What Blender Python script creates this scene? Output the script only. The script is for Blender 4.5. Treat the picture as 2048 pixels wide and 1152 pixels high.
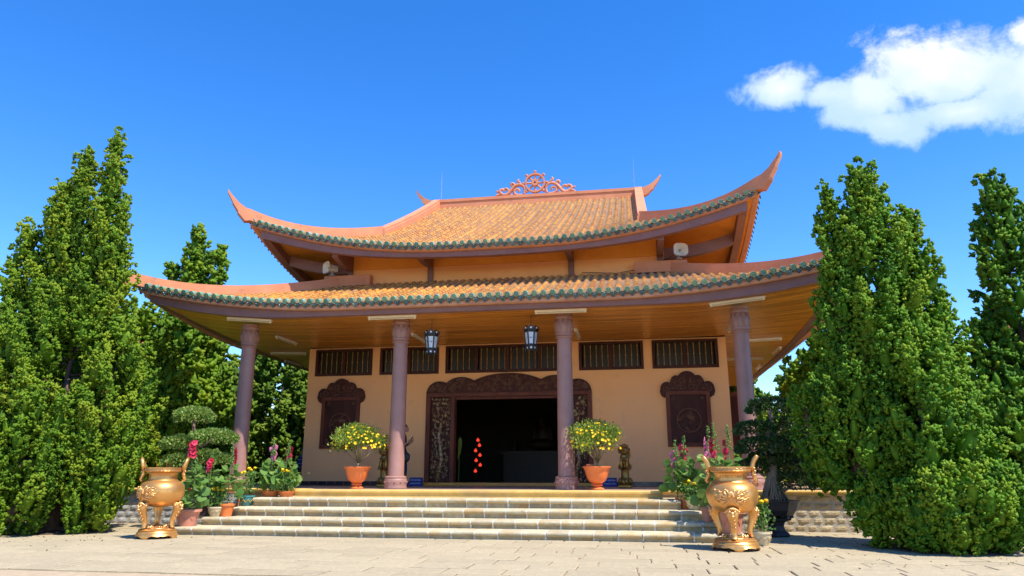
import bpy, bmesh, math, random
import numpy as np
from mathutils import Vector, Matrix, noise as mnoise
R = math.radians
rng = np.random.default_rng(7)
random.seed(7)
for o in list(bpy.data.objects):
    bpy.data.objects.remove(o)
scene = bpy.context.scene
COL = scene.collection

# ------------------------------------------------------------------ camera
cam_d = bpy.data.cameras.new('camera')
cam = bpy.data.objects.new('camera', cam_d)
COL.objects.link(cam)
scene.camera = cam
cam_d.sensor_width = 36.0
cam_d.lens = 36.0 * 1444.0 / 2048.0
cam_d.clip_end = 5000
cam_d.clip_start = 0.1
cam.location = (3.80, -21.433, 1.248)
YAW, PITCH = 0.1696, 0.2496
cam.rotation_euler = (math.pi / 2 + PITCH, 0.0, YAW)

# ------------------------------------------------------------------ light
SUN_AZ, SUN_EL = R(58), R(59)          # azimuth from the facade normal (-Y) towards +X
sd = Vector((math.sin(SUN_AZ) * math.cos(SUN_EL), -math.cos(SUN_AZ) * math.cos(SUN_EL), math.sin(SUN_EL)))
sun_d = bpy.data.lights.new('sun', 'SUN')
sun_d.energy = 2.4
sun_d.angle = R(0.53)
sun_d.color = (1.0, 0.93, 0.82)
sun = bpy.data.objects.new('sun', sun_d)
COL.objects.link(sun)
sun.location = sd * 60
sun.rotation_euler = (-sd).to_track_quat('-Z', 'Y').to_euler()

world = bpy.data.worlds.new('World')
scene.world = world
world.use_nodes = True
wn, wl = world.node_tree.nodes, world.node_tree.links
wn.clear()
w_out = wn.new('ShaderNodeOutputWorld')
w_bg = wn.new('ShaderNodeBackground')
w_sky = wn.new('ShaderNodeTexSky')
w_sky.sky_type = 'NISHITA'
w_sky.sun_disc = False
w_sky.sun_elevation = SUN_EL
w_sky.sun_rotation = math.pi - SUN_AZ if False else math.atan2(sd.x, sd.y)
w_sky.altitude = 1500
w_sky.air_density = 1.0
w_sky.dust_density = 0.0
w_sky.ozone_density = 2.2
w_bg.inputs['Strength'].default_value = 0.093

def wmath(op, a, b=None, c=None, clamp=False):
    n = wn.new('ShaderNodeMath'); n.operation = op; n.use_clamp = clamp
    for i, v in enumerate((a, b, c)):
        if v is None: continue
        if isinstance(v, (int, float)): n.inputs[i].default_value = v
        else: wl.new(v, n.inputs[i])
    return n.outputs[0]

# deep, clean mountain sky: a little more saturated than the model, everywhere alike
w_hs = wn.new('ShaderNodeHueSaturation')
w_hs.inputs['Saturation'].default_value = 1.36
w_hs.inputs['Hue'].default_value = 0.510
w_hs.inputs['Value'].default_value = 1.06
wl.new(w_sky.outputs[0], w_hs.inputs['Color'])

# one fair-weather cumulus, laid out in sky directions
def unit(v): return Vector(v).normalized()
CD = unit((0.318, 0.837, 0.445))
CRt = Vector((math.cos(YAW), math.sin(YAW), 0)); CRt = (CRt - CD * CRt.dot(CD)).normalized()
CUp = CRt.cross(CD).normalized()
w_tc = wn.new('ShaderNodeTexCoord')
def wdot(vec):
    n = wn.new('ShaderNodeVectorMath'); n.operation = 'DOT_PRODUCT'
    wl.new(w_tc.outputs['Generated'], n.inputs[0]); n.inputs[1].default_value = vec
    return n.outputs['Value']
w_d, w_a, w_b = wdot(CD), wdot(CRt), wdot(CUp)
w_dm = wmath('MAXIMUM', w_d, 0.05)
w_u, w_v = wmath('DIVIDE', w_a, w_dm), wmath('DIVIDE', w_b, w_dm)
w_cmb = wn.new('ShaderNodeCombineXYZ')
wl.new(w_u, w_cmb.inputs[0]); wl.new(w_v, w_cmb.inputs[1])
def wnoise(scale, detail, rough, off=(0, 0, 0), dist=0.0, src=None):
    m = wn.new('ShaderNodeMapping'); m.inputs['Location'].default_value = off
    wl.new(src or w_cmb.outputs[0], m.inputs['Vector'])
    n = wn.new('ShaderNodeTexNoise'); n.inputs['Scale'].default_value = scale
    n.inputs['Detail'].default_value = detail; n.inputs['Roughness'].default_value = rough
    n.inputs['Distortion'].default_value = dist
    wl.new(m.outputs[0], n.inputs['Vector'])
    return n.outputs['Fac'], n.outputs['Color']
# domain warp
_, wc = wnoise(9.0, 4.0, 0.55, (3.1, 1.7, 0.4))
w_sub = wn.new('ShaderNodeVectorMath'); w_sub.operation = 'SUBTRACT'
wl.new(wc, w_sub.inputs[0]); w_sub.inputs[1].default_value = (0.5, 0.5, 0.5)
w_scl = wn.new('ShaderNodeVectorMath'); w_scl.operation = 'SCALE'
wl.new(w_sub.outputs[0], w_scl.inputs[0]); w_scl.inputs['Scale'].default_value = 0.045
w_add = wn.new('ShaderNodeVectorMath'); w_add.operation = 'ADD'
wl.new(w_cmb.outputs[0], w_add.inputs[0]); wl.new(w_scl.outputs[0], w_add.inputs[1])
w_sep = wn.new('ShaderNodeSeparateXYZ'); wl.new(w_add.outputs[0], w_sep.inputs[0])
wx, wy = w_sep.outputs[0], w_sep.outputs[1]
def puff(cx, cy, rx, ry, rot=0.0):
    c, s = math.cos(rot), math.sin(rot)
    dx = wmath('SUBTRACT', wx, cx); dy = wmath('SUBTRACT', wy, cy)
    ex = wmath('DIVIDE', wmath('ADD', wmath('MULTIPLY', dx, c), wmath('MULTIPLY', dy, s)), rx)
    ey = wmath('DIVIDE', wmath('SUBTRACT', wmath('MULTIPLY', dy, c), wmath('MULTIPLY', dx, s)), ry)
    r2 = wmath('ADD', wmath('MULTIPLY', ex, ex), wmath('MULTIPLY', ey, ey))
    return wmath('SUBTRACT', 1.0, wmath('SQRT', r2))
PUFFS = [((px - 895) * .00112, (85 - py) * .00112, rx * .00112, ry * .00112, ro) for px, py, rx, ry, ro in
         ((938, 74, 96, 58, -.1), (1010, 92, 85, 50, .1), (778, 90, 54, 29, .15), (836, 95, 50, 20, 0), (893, 124, 50, 24, -.4), (872, 100, 64, 36, .3), (1015, 28, 36, 25, .6), (958, 114, 74, 26, .15), (1078, 84, 80, 60, 0))]
w_m = None
for pf in PUFFS:
    q = puff(*pf)
    w_m = q if w_m is None else wmath('MAXIMUM', w_m, q)
w_f1, _ = wnoise(20.0, 10.0, 0.66, (1.3, 4.2, 0.0), 0.25)
w_dens = wmath('ADD', w_m, wmath('MULTIPLY', wmath('SUBTRACT', w_f1, 0.5), 1.55))
w_al = wn.new('ShaderNodeMapRange'); w_al.interpolation_type = 'SMOOTHSTEP'
wl.new(w_dens, w_al.inputs['Value'])
w_al.inputs['From Min'].default_value = 0.0; w_al.inputs['From Max'].default_value = 0.55
w_front = wmath('GREATER_THAN', w_d, 0.2)
w_alpha = wmath('MULTIPLY', wmath('MULTIPLY', w_al.outputs[0], w_front), 0.97)
# cloud shading put into the colour: white crowns, blue-grey undersides
w_th = wn.new('ShaderNodeMapRange'); w_th.interpolation_type = 'SMOOTHSTEP'
w_f2, _ = wnoise(11.0, 5.0, 0.5, (7.3, 2.2, 1.0))
wl.new(wmath('ADD', wmath('ADD', wmath('MULTIPLY', wy, 7.0), wmath('MULTIPLY', w_f2, 1.1)), wmath('MULTIPLY', w_m, 0.35)), w_th.inputs['Value'])
w_th.inputs['From Min'].default_value = 0.40; w_th.inputs['From Max'].default_value = 1.2
w_cc = wn.new('ShaderNodeMix'); w_cc.data_type = 'RGBA'
wl.new(w_th.outputs[0], w_cc.inputs['Factor'])
w_cc.inputs['A'].default_value = (2.0, 2.75, 3.5, 1); w_cc.inputs['B'].default_value = (3.9, 3.95, 4.05, 1)
w_mix = wn.new('ShaderNodeMix'); w_mix.data_type = 'RGBA'
wl.new(w_alpha, w_mix.inputs['Factor'])
wl.new(w_hs.outputs[0], w_mix.inputs['A']); wl.new(w_cc.outputs['Result'], w_mix.inputs['B'])
wl.new(w_mix.outputs['Result'], w_bg.inputs['Color'])
wl.new(w_bg.outputs[0], w_out.inputs['Surface'])

vs = scene.view_settings
vs.view_transform = 'Standard'; vs.look = 'None'; vs.exposure = 1.75; vs.gamma = 1.0; vs.use_curve_mapping = False
scene.render.engine = 'CYCLES'
scene.cycles.max_bounces = 8
scene.cycles.diffuse_bounces = 5
scene.cycles.caustics_reflective = False
scene.cycles.caustics_refractive = False
scene.render.resolution_x, scene.render.resolution_y = 1024, 576

# ------------------------------------------------------------------ helpers
def tag(o, label=None, cat=None, group=None, kind=None):
    if label: o['label'] = label
    if cat: o['category'] = cat
    if group: o['group'] = group
    if kind: o['kind'] = kind
    return o
def empty(name, loc=(0, 0, 0), rz=0.0, label=None, cat=None, group=None, scale=1.0):
    o = bpy.data.objects.new(name, None); COL.objects.link(o)
    o.location = loc; o.rotation_euler = (0, 0, rz); o.scale = (scale,) * 3
    o.empty_display_size = 0.2
    return tag(o, label, cat, group)
def link(name, me, parent=None, loc=None, rot=None, mat=None):
    o = bpy.data.objects.new(name, me); COL.objects.link(o)
    if parent is not None: o.parent = parent
    if loc is not None: o.location = loc
    if rot is not None: o.rotation_euler = rot
    if mat is not None and not me.materials: me.materials.append(mat)
    return o
def copy_tree(o, parent=None):
    c = o.copy(); COL.objects.link(c); c.parent = parent
    for ch in list(o.children): copy_tree(ch, c)
    return c

class MB:
    """collects shapes into one mesh"""
    def __init__(s): s.v = []; s.f = []; s.m = []; s.mi = 0
    def add(s, vs_, fs_):
        n = len(s.v); s.v.extend([tuple(p) for p in vs_])
        s.f.extend([tuple(i + n for i in f) for f in fs_]); s.m.extend([s.mi] * len(fs_))
    def box(s, x0, x1, y0, y1, z0, z1):
        s.add([(x0, y0, z0), (x1, y0, z0), (x1, y1, z0), (x0, y1, z0), (x0, y0, z1), (x1, y0, z1), (x1, y1, z1), (x0, y1, z1)],
              [(0, 3, 2, 1), (4, 5, 6, 7), (0, 1, 5, 4), (1, 2, 6, 5), (2, 3, 7, 6), (3, 0, 4, 7)])
    def sections(s, secs, cap=True, closed=True):
        """loft through a list of equal-length point loops"""
        k = len(secs[0]); vs_ = [p for q in secs for p in q]; fs_ = []
        for i in range(len(secs) - 1):
            for j in range(k if closed else k - 1):
                a, b = i * k + j, i * k + (j + 1) % k
                fs_.append((a, b, b + k, a + k))
        if cap and closed:
            fs_.append(tuple(range(k - 1, -1, -1))); fs_.append(tuple(range((len(secs) - 1) * k, len(secs) * k)))
        s.add(vs_, fs_)
    def tube(s, pts, rad, n=6, cap=True, flat=1.0):
        pts = [Vector(p) for p in pts]
        if not hasattr(rad, '__len__'): rad = [rad] * len(pts)
        secs = []; ref = None
        for i, p in enumerate(pts):
            t = (pts[min(i + 1, len(pts) - 1)] - pts[max(i - 1, 0)])
            t = t.normalized() if t.length > 1e-9 else Vector((0, 0, 1))
            if ref is None:
                ref = t.orthogonal().normalized()
            ref = (ref - t * ref.dot(t))
            ref = ref.normalized() if ref.length > 1e-6 else t.orthogonal().normalized()
            b = t.cross(ref)
            secs.append([p + (ref * math.cos(2 * math.pi * j / n) + b * math.sin(2 * math.pi * j / n) * flat) * rad[i] for j in range(n)])
        s.sections(secs, cap)
    def lathe(s, prof, n=24, c=(0, 0, 0), sx=1.0, sy=1.0, a0=0.0, cap=True, lob=None):
        secs = []
        for r, z in prof:
            secs.append([(c[0] + r * (1 if lob is None else lob(2 * math.pi * j / n, z)) * math.cos(a0 + 2 * math.pi * j / n) * sx,
                          c[1] + r * (1 if lob is None else lob(2 * math.pi * j / n, z)) * math.sin(a0 + 2 * math.pi * j / n) * sy, c[2] + z) for j in range(n)])
        s.sections(secs, cap)
    def prism(s, outline, y0, y1):
        """outline in x,z extruded along y"""
        k = len(outline)
        vs_ = [(x, y0, z) for x, z in outline] + [(x, y1, z) for x, z in outline]
        fs_ = [tuple(range(k)), tuple(range(2 * k - 1, k - 1, -1))]
        for j in range(k): fs_.append((j, j + k, (j + 1) % k + k, (j + 1) % k))
        s.add(vs_, fs_)
    def ball(s, c, r, n=8, m=5, sx=1, sy=1, sz=1):
        prof = [(max(r * math.sin(math.pi * i / m), 1e-4), -r * math.cos(math.pi * i / m)) for i in range(m + 1)]
        secs = [[(c[0] + a * math.cos(2 * math.pi * j / n) * sx, c[1] + a * math.sin(2 * math.pi * j / n) * sy, c[2] + z * sz) for j in range(n)] for a, z in prof]
        s.sections(secs, False)
    def xform(s, mtx, start=0):
        s.v[start:] = [tuple(mtx @ Vector(p)) for p in s.v[start:]]
    def mesh(s, name, mats=None, smooth=False, fix=True):
        me = bpy.data.meshes.new(name); me.from_pydata(s.v, [], s.f)
        if fix:
            bm = bmesh.new(); bm.from_mesh(me); bmesh.ops.recalc_face_normals(bm, faces=bm.faces); bm.to_mesh(me); bm.free()
        if mats is not None:
            for m in (mats if isinstance(mats, (list, tuple)) else [mats]): me.materials.append(m)
            if isinstance(mats, (list, tuple)) and len(mats) > 1:
                me.polygons.foreach_set('material_index', s.m)
        if smooth is True: me.polygons.foreach_set('use_smooth', [True] * len(me.polygons))
        elif smooth:
            me.polygons.foreach_set('use_smooth', [True] * len(me.polygons))
            me.set_sharp_from_angle(angle=R(smooth))
        me.update()
        return me
    def build(s, name, mats, parent=None, loc=None, rot=None, smooth=False, fix=True):
        return link(name, s.mesh(name, mats, smooth, fix), parent, loc, rot)

def bevelled(me, w=0.01, seg=1):
    bm = bmesh.new(); bm.from_mesh(me)
    bmesh.ops.bevel(bm, geom=bm.edges[:], offset=w, segments=seg, affect='EDGES', clamp_overlap=True)
    bm.to_mesh(me); bm.free(); me.update()
    return me

# ------------------------------------------------------------------ materials
MATS = {}
def mat(name, c1, c2=None, rough=0.7, scale=6.0, bump=0.0, bscale=None, metal=0.0, spec=0.5, rnd=0.0, c3=None, stretch=(1, 1, 1),
        detail=6.0, lo=0.35, hi=0.65, sub=0.0, rc=None, rcs=None, coat=0.0, bd=0.02, chip=None):
    m = bpy.data.materials.new(name); m.use_nodes = True
    nt = m.node_tree; N, L = nt.nodes, nt.links
    p = N['Principled BSDF']
    tc = N.new('ShaderNodeTexCoord'); oi = N.new('ShaderNodeObjectInfo')
    off = N.new('ShaderNodeVectorMath'); off.operation = 'MULTIPLY_ADD'
    cx = N.new('ShaderNodeCombineXYZ')
    for i in range(3): L.new(oi.outputs['Random'], cx.inputs[i])
    L.new(cx.outputs[0], off.inputs[0]); off.inputs[1].default_value = (37.0, 19.0, 53.0)
    L.new(tc.outputs['Object'], off.inputs[2])
    mp = N.new('ShaderNodeMapping'); mp.inputs['Scale'].default_value = stretch
    L.new(off.outputs[0], mp.inputs['Vector'])
    def nz(sc, det=detail, ro=0.6):
        n = N.new('ShaderNodeTexNoise'); n.inputs['Scale'].default_value = sc; n.inputs['Detail'].default_value = det
        n.inputs['Roughness'].default_value = ro; L.new(mp.outputs[0], n.inputs['Vector']); return n.outputs['Fac']
    def ramp(fac, a, b):
        r = N.new('ShaderNodeMapRange'); L.new(fac, r.inputs['Value']); r.inputs['From Min'].default_value = a; r.inputs['From Max'].default_value = b
        return r.outputs[0]
    def mixc(f, a, b, typ='MIX'):
        x = N.new('ShaderNodeMix'); x.data_type = 'RGBA'; x.blend_type = typ; x.clamp_factor = True
        if isinstance(f, float): x.inputs['Factor'].default_value = f
        else: L.new(f, x.inputs['Factor'])
        for k, v in (('A', a), ('B', b)):
            if isinstance(v, tuple): x.inputs[k].default_value = (*v, 1)
            else: L.new(v, x.inputs[k])
        return x.outputs['Result']
    col = tuple(c1)
    if c2 is not None: col = mixc(ramp(nz(scale), lo, hi), tuple(c1), tuple(c2))
    if c3 is not None: col = mixc(ramp(nz(scale * 0.23, 5.0), 0.5, 0.72), col, tuple(c3))
    if chip is not None:     # worn spots and stains with a shape of their own: (colour, scale, threshold, strength)
        n = N.new('ShaderNodeTexNoise'); n.inputs['Scale'].default_value = chip[1]; n.inputs['Detail'].default_value = 7.0; n.inputs['Roughness'].default_value = .65
        L.new(off.outputs[0], n.inputs['Vector'])
        r0 = ramp(n.outputs['Fac'], chip[2], chip[2] + .06); mm0 = N.new('ShaderNodeMath'); mm0.operation = 'MULTIPLY'; mm0.use_clamp = True
        L.new(r0, mm0.inputs[0]); mm0.inputs[1].default_value = chip[3]
        col = mixc(mm0.outputs[0], col, tuple(chip[0]))
    if rcs is not None:      # a per-object colour out of a list
        r = N.new('ShaderNodeValToRGB'); r.color_ramp.interpolation = 'LINEAR'
        els = r.color_ramp.elements
        while len(els) < len(rcs): els.new(0.5)
        for i, cc in enumerate(rcs):
            els[i].position = i / (len(rcs) - 1); els[i].color = (*cc, 1)
        L.new(oi.outputs['Random'], r.inputs[0])
        col = mixc(0.75, col, r.outputs[0]) if c2 is not None else r.outputs[0]
    if rnd > 0:
        hv = N.new('ShaderNodeHueSaturation')
        L.new(ramp(oi.outputs['Random'], -0.0, 1.0), hv.inputs['Value'])
        mm = N.new('ShaderNodeMapRange'); L.new(oi.outputs['Random'], mm.inputs['Value'])
        mm.inputs['To Min'].default_value = 1 - rnd; mm.inputs['To Max'].default_value = 1 + rnd
        L.new(mm.outputs[0], hv.inputs['Value'])
        if isinstance(col, tuple): hv.inputs['Color'].default_value = (*col, 1)
        else: L.new(col, hv.inputs['Color'])
        col = hv.outputs[0]
    if isinstance(col, tuple): p.inputs['Base Color'].default_value = (*col, 1)
    else: L.new(col, p.inputs['Base Color'])
    p.inputs['Roughness'].default_value = rough; p.inputs['Metallic'].default_value = metal
    p.inputs['Specular IOR Level'].default_value = spec
    if coat: p.inputs['Coat Weight'].default_value = coat; p.inputs['Coat Roughness'].default_value = 0.15
    if bump:
        b = N.new('ShaderNodeBump'); b.inputs['Strength'].default_value = bump; b.inputs['Distance'].default_value = bd
        L.new(nz(bscale or scale * 4, 4.0), b.inputs['Height']); L.new(b.outputs[0], p.inputs['Normal'])
    MATS[name] = m
    return m

M_wall = mat('wall_paint', (0.94, 0.475, 0.19), (0.90, 0.44, 0.17), 0.8, 1.3, 0.12, 60, c3=(0.84, 0.43, 0.20), stretch=(1, 1, .3), chip=((.62, .36, .22), 2.2, .60, .35))
M_ochre = mat('ochre_paint_and_band_shade', (0.88, 0.41, 0.062), (0.80, 0.35, 0.05), 0.8, 2.0, 0.1, 50, chip=((.5, .24, .08), 3.0, .62, .4))
M_purple = mat('mauve_paint', (0.225, 0.112, 0.100), (0.185, 0.090, 0.080), 0.62, 3.0, 0.12, 45, c3=(0.24, 0.125, 0.10), chip=((.40, .25, .2), 9.0, .69, .5))
M_column = mat('column_paint', (0.34, 0.182, 0.148), (0.285, 0.148, 0.118), 0.5, 2.5, 0.12, 40, c3=(0.27, 0.135, 0.11), chip=((.12, .055, .045), 7.0, .665, .7))
M_ridge = mat('ridge_plaster', (0.64, 0.255, 0.125), (0.56, 0.21, 0.10), 0.85, 2.2, 0.15, 40, c3=(0.50, 0.19, 0.10), chip=((.26, .13, .085), 3.5, .60, .45))
M_fascia = mat('eave_board_paint', (0.62, 0.33, 0.20), (0.50, 0.24, 0.14), 0.85, 5.0, 0.15, 40, c3=(0.42, 0.2, 0.12))
M_tile = mat('barrel_tile', (0.62, 0.31, 0.05), (0.36, 0.125, 0.03), 0.55, 5.0, 0.15, 60, rnd=0.14, c3=(0.30, 0.17, 0.085), lo=0.40, hi=0.60, chip=((.10, .065, .04), 5.0, .62, .6))
M_pan = mat('pan_tile', (0.44, 0.27, 0.14), (0.24, 0.14, 0.075), 0.7, 6.0, 0.2, 50, c3=(0.30, 0.20, 0.12))
M_cap = mat('green_glaze', (0.10, 0.28, 0.18), (0.15, 0.36, 0.25), 0.22, 22.0, 0.15, 60, rcs=[(0.10, 0.20, 0.16), (0.20, 0.32, 0.20), (0.28, 0.40, 0.34), (0.21, 0.29, 0.11), (0.34, 0.45, 0.39)], spec=0.6)
M_capd = mat('green_glaze_relief', (0.16, 0.30, 0.12), (0.08, 0.20, 0.12), 0.35, 40.0, 0.5, 90, rcs=[(0.09, 0.20, 0.14), (0.21, 0.32, 0.13), (0.15, 0.28, 0.22)])
M_drip = mat('dark_green_glaze', (0.03, 0.07, 0.07), (0.06, 0.12, 0.11), 0.2, 25.0, 0.5, 70, rcs=[(0.020, 0.042, 0.046), (0.045, 0.095, 0.088), (0.028, 0.058, 0.060), (0.09, 0.16, 0.13), (0.035, 0.07, 0.05)], spec=0.6)
M_plank = mat('varnished_plank', (0.74, 0.31, 0.040), (0.40, 0.135, 0.016), 0.30, 3.0, 0.08, 30, rnd=0.26, stretch=(0.16, 7.0, 1.0), c3=(0.46, 0.18, 0.03), lo=0.36, hi=0.62, spec=.6)
M_wood = mat('dark_carved_wood', (0.080, 0.022, 0.012), (0.042, 0.012, 0.008), 0.6, 5.0, 0.25, 60, stretch=(1, 1, 0.3), spec=.22)
M_woodr = mat('red_brown_wood', (0.17, 0.045, 0.020), (0.10, 0.026, 0.013), 0.55, 6.0, 0.12, 40, stretch=(1, 1, 0.25), spec=.25)
M_woodc = mat('carving_wood', (0.19, 0.075, 0.036), (0.10, 0.036, 0.018), 0.45, 14.0, 0.3, 60, spec=.4)
M_thresh = mat('threshold_wood', (0.62, 0.27, 0.03), (0.50, 0.20, 0.022), 0.45, 4.0, 0.1, 30, stretch=(0.3, 1, 2))
M_glass = mat('dark_window_glass', (0.030, 0.022, 0.010), None, 0.25, spec=0.2)
M_bar = mat('baluster_wood', (0.48, 0.25, 0.07), (0.34, 0.16, 0.04), 0.5, 20.0)
M_skirt = mat('dark_glazed_tile', (0.030, 0.022, 0.030), (0.045, 0.034, 0.042), 0.22, 4.0, 0.05, 30, rnd=0.2)
M_floor = mat('porch_floor_tile', (0.56, 0.41, 0.29), (0.48, 0.34, 0.235), 0.3, 4.0, 0.05, 20)  # made paler than the floor looks, to bounce sunlight onto wall and soffit
M_cope = mat('yellow_coping', (0.70, 0.46, 0.13), (0.60, 0.36, 0.085), 0.75, 4.0, 0.25, 50, c3=(0.45, 0.29, 0.11))
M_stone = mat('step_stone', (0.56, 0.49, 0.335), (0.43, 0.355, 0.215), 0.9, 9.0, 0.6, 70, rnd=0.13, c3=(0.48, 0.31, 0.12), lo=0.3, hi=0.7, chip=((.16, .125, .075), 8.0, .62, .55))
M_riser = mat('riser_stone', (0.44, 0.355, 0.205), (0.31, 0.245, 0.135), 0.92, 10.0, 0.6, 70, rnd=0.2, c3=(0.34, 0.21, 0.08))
M_mortar = mat('white_mortar', (0.72, 0.69, 0.61), (0.54, 0.50, 0.42), 0.9, 14.0, 0.3, 60)
M_block = mat('wall_stone', (0.46, 0.37, 0.215), (0.34, 0.265, 0.15), 0.9, 8.0, 0.8, 34, rnd=0.16, c3=(0.40, 0.34, 0.24), bd=0.03)
M_blockg = mat('grey_wall_stone', (0.36, 0.36, 0.35), (0.27, 0.27, 0.26), 0.9, 8.0, 0.8, 34, rnd=0.18, c3=(0.36, 0.34, 0.26), bd=0.03)
M_bmort = mat('wall_mortar', (0.40, 0.36, 0.30), (0.30, 0.27, 0.22), 0.95, 12.0, 0.5, 50)
M_paver = mat('washed_stone_paver', (0.425, 0.355, 0.225), (0.30, 0.245, 0.15), 0.9, 55.0, 0.35, 90, rnd=0.07, c3=(0.46, 0.36, 0.22), lo=0.35, hi=0.65, chip=((.22, .17, .11), 2.0, .60, .35))
M_joint = mat('paver_joint', (0.46, 0.35, 0.22), (0.36, 0.27, 0.17), 0.95, 9.0, 0.4, 60)
M_gold = mat('gold_paint', (0.77, 0.40, 0.125), (0.69, 0.34, 0.098), 0.36, 5.0, 0.05, 40, metal=0.72, c3=(0.56, 0.28, 0.09), chip=((.30, .14, .05), 4.0, .62, .5))
M_goldl = mat('gold_paint_relief', (0.86, 0.47, 0.18), (0.74, 0.37, 0.12), 0.33, 9.0, 0.15, 60, metal=0.7)
M_bronze = mat('old_gold_statue', (0.50, 0.27, 0.06), (0.22, 0.105, 0.022), 0.34, 9.0, 0.3, 50, metal=0.75)
M_terra = mat('terracotta_orange', (0.74, 0.20, 0.05), (0.66, 0.165, 0.038), 0.42, 6.0, 0.08, 40)
M_terra2 = mat('terracotta_pink', (0.58, 0.24, 0.155), (0.50, 0.19, 0.12), 0.7, 6.0, 0.15, 40, c3=(0.45, 0.2, 0.14))
M_dpot = mat('dark_brown_plastic', (0.050, 0.032, 0.034), (0.036, 0.024, 0.026), 0.4, 6.0, 0.05, 30)
M_iron = mat('black_iron_pot', (0.022, 0.018, 0.018), (0.038, 0.03, 0.028), 0.5, 7.0, 0.3, 40, c3=(0.05, 0.042, 0.04))
M_cream = mat('cream_glaze', (0.62, 0.54, 0.36), (0.52, 0.42, 0.24), 0.4, 10.0, 0.1, 50)
M_creamd = mat('cream_glaze_relief', (0.30, 0.19, 0.08), (0.42, 0.30, 0.14), 0.5, 20.0)
M_teal = mat('teal_glaze', (0.035, 0.16, 0.17), (0.05, 0.22, 0.22), 0.25, 8.0, 0.05, 30)
M_soil = mat('soil', (0.05, 0.03, 0.018), (0.09, 0.06, 0.035), 0.95, 20.0, 0.6, 60)
M_bark = mat('juniper_bark', (0.16, 0.10, 0.065), (0.085, 0.055, 0.038), 0.9, 7.0, 0.8, 25, stretch=(2, 2, 0.4))
M_root = mat('bonsai_root_bark', (0.30, 0.235, 0.165), (0.17, 0.125, 0.085), 0.9, 9.0, 0.6, 40, stretch=(2, 2, 0.4))
M_stem = mat('green_stem', (0.10, 0.20, 0.04), (0.16, 0.22, 0.06), 0.6, 9.0)
M_woodst = mat('pale_woody_stem', (0.32, 0.26, 0.15), (0.22, 0.17, 0.09), 0.8, 15.0)
M_white = mat('white_fixture', (0.80, 0.76, 0.66), (0.72, 0.68, 0.58), 0.45, 5.0)
M_tube = mat('glass_tube', (0.62, 0.55, 0.40), None, 0.2)
M_black = mat('black_metal', (0.012, 0.016, 0.024), (0.02, 0.026, 0.036), 0.38, 9.0)
M_lpane = mat('lantern_pane', (0.50, 0.60, 0.72), (0.42, 0.52, 0.64), 0.3, 6.0)
M_horn = mat('loudspeaker_shell', (0.74, 0.72, 0.66), (0.62, 0.60, 0.54), 0.5, 6.0)
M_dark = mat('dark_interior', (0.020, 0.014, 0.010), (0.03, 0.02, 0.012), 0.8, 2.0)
M_steel = mat('galvanised_rod', (0.45, 0.46, 0.47), None, 0.4, metal=0.8)
M_ink = mat('ink', (0.015, 0.02, 0.05), None, 0.6)
M_redl = mat('red_paper_lantern', (0.55, 0.02, 0.012), (0.45, 0.012, 0.01), 0.5, 8.0)
M_blue = mat('blue_sign', (0.012, 0.045, 0.20), (0.016, 0.055, 0.23), 0.4, 5.0)
M_wtxt = mat('white_lettering', (0.75, 0.78, 0.82), None, 0.5)
M_grass = mat('lawn', (0.10, 0.17, 0.03), (0.06, 0.11, 0.02), 0.9, 20.0, 0.5, 60)
M_earth = mat('bare_earth', (0.26, 0.19, 0.12), (0.18, 0.13, 0.08), 0.95, 4.0, 0.4, 30, c3=(0.12, 0.14, 0.05))

def leafmat(name, ca, cb, cc, rough=0.55, trans=0.25, bump=0.0):
    """foliage: per-leaf tint attribute picks between old dark growth and fresh tips"""
    m = bpy.data.materials.new(name); m.use_nodes = True
    N, L = m.node_tree.nodes, m.node_tree.links
    p = N['Principled BSDF']; out = N['Material Output']
    at = N.new('ShaderNodeAttribute'); at.attribute_name = 'tint'
    r = N.new('ShaderNodeValToRGB'); e = r.color_ramp.elements
    e.new(0.5)
    for i, c in enumerate((ca, cb, cc)): e[i].position = (0.0, 0.5, 1.0)[i]; e[i].color = (*c, 1)
    L.new(at.outputs['Fac'], r.inputs[0]); L.new(r.outputs[0], p.inputs['Base Color'])
    p.inputs['Roughness'].default_value = rough; p.inputs['Specular IOR Level'].default_value = 0.35
    if bump:
        tc = N.new('ShaderNodeTexCoord'); nz = N.new('ShaderNodeTexNoise'); nz.inputs['Scale'].default_value = 22.0; nz.inputs['Detail'].default_value = 3.0
        L.new(tc.outputs['Object'], nz.inputs['Vector']); bp = N.new('ShaderNodeBump'); bp.inputs['Strength'].default_value = bump; bp.inputs['Distance'].default_value = .06
        L.new(nz.outputs['Fac'], bp.inputs['Height']); L.new(bp.outputs[0], p.inputs['Normal'])
    t = N.new('ShaderNodeBsdfTranslucent'); L.new(r.outputs[0], t.inputs['Color'])
    mx = N.new('ShaderNodeMixShader'); mx.inputs[0].default_value = trans
    L.new(p.outputs[0], mx.inputs[1]); L.new(t.outputs[0], mx.inputs[2]); L.new(mx.outputs[0], out.inputs['Surface'])
    return m
M_jun = leafmat('juniper_foliage', (0.095, 0.215, 0.012), (0.215, 0.385, 0.020), (0.37, 0.47, 0.030), .6, .55, .35)
M_jund = leafmat('dark_juniper_foliage', (0.080, 0.225, 0.014), (0.185, 0.385, 0.022), (0.33, 0.47, 0.030), .6, .55, .35)
M_junb = leafmat('blue_green_juniper_foliage', (0.085, 0.195, 0.018), (0.195, 0.335, 0.030), (0.32, 0.42, 0.042), .6, .55, .35)
M_leaf = leafmat('broad_leaf', (0.065, 0.17, 0.03), (0.15, 0.29, 0.06), (0.25, 0.38, 0.085), 0.5, 0.4)
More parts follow.
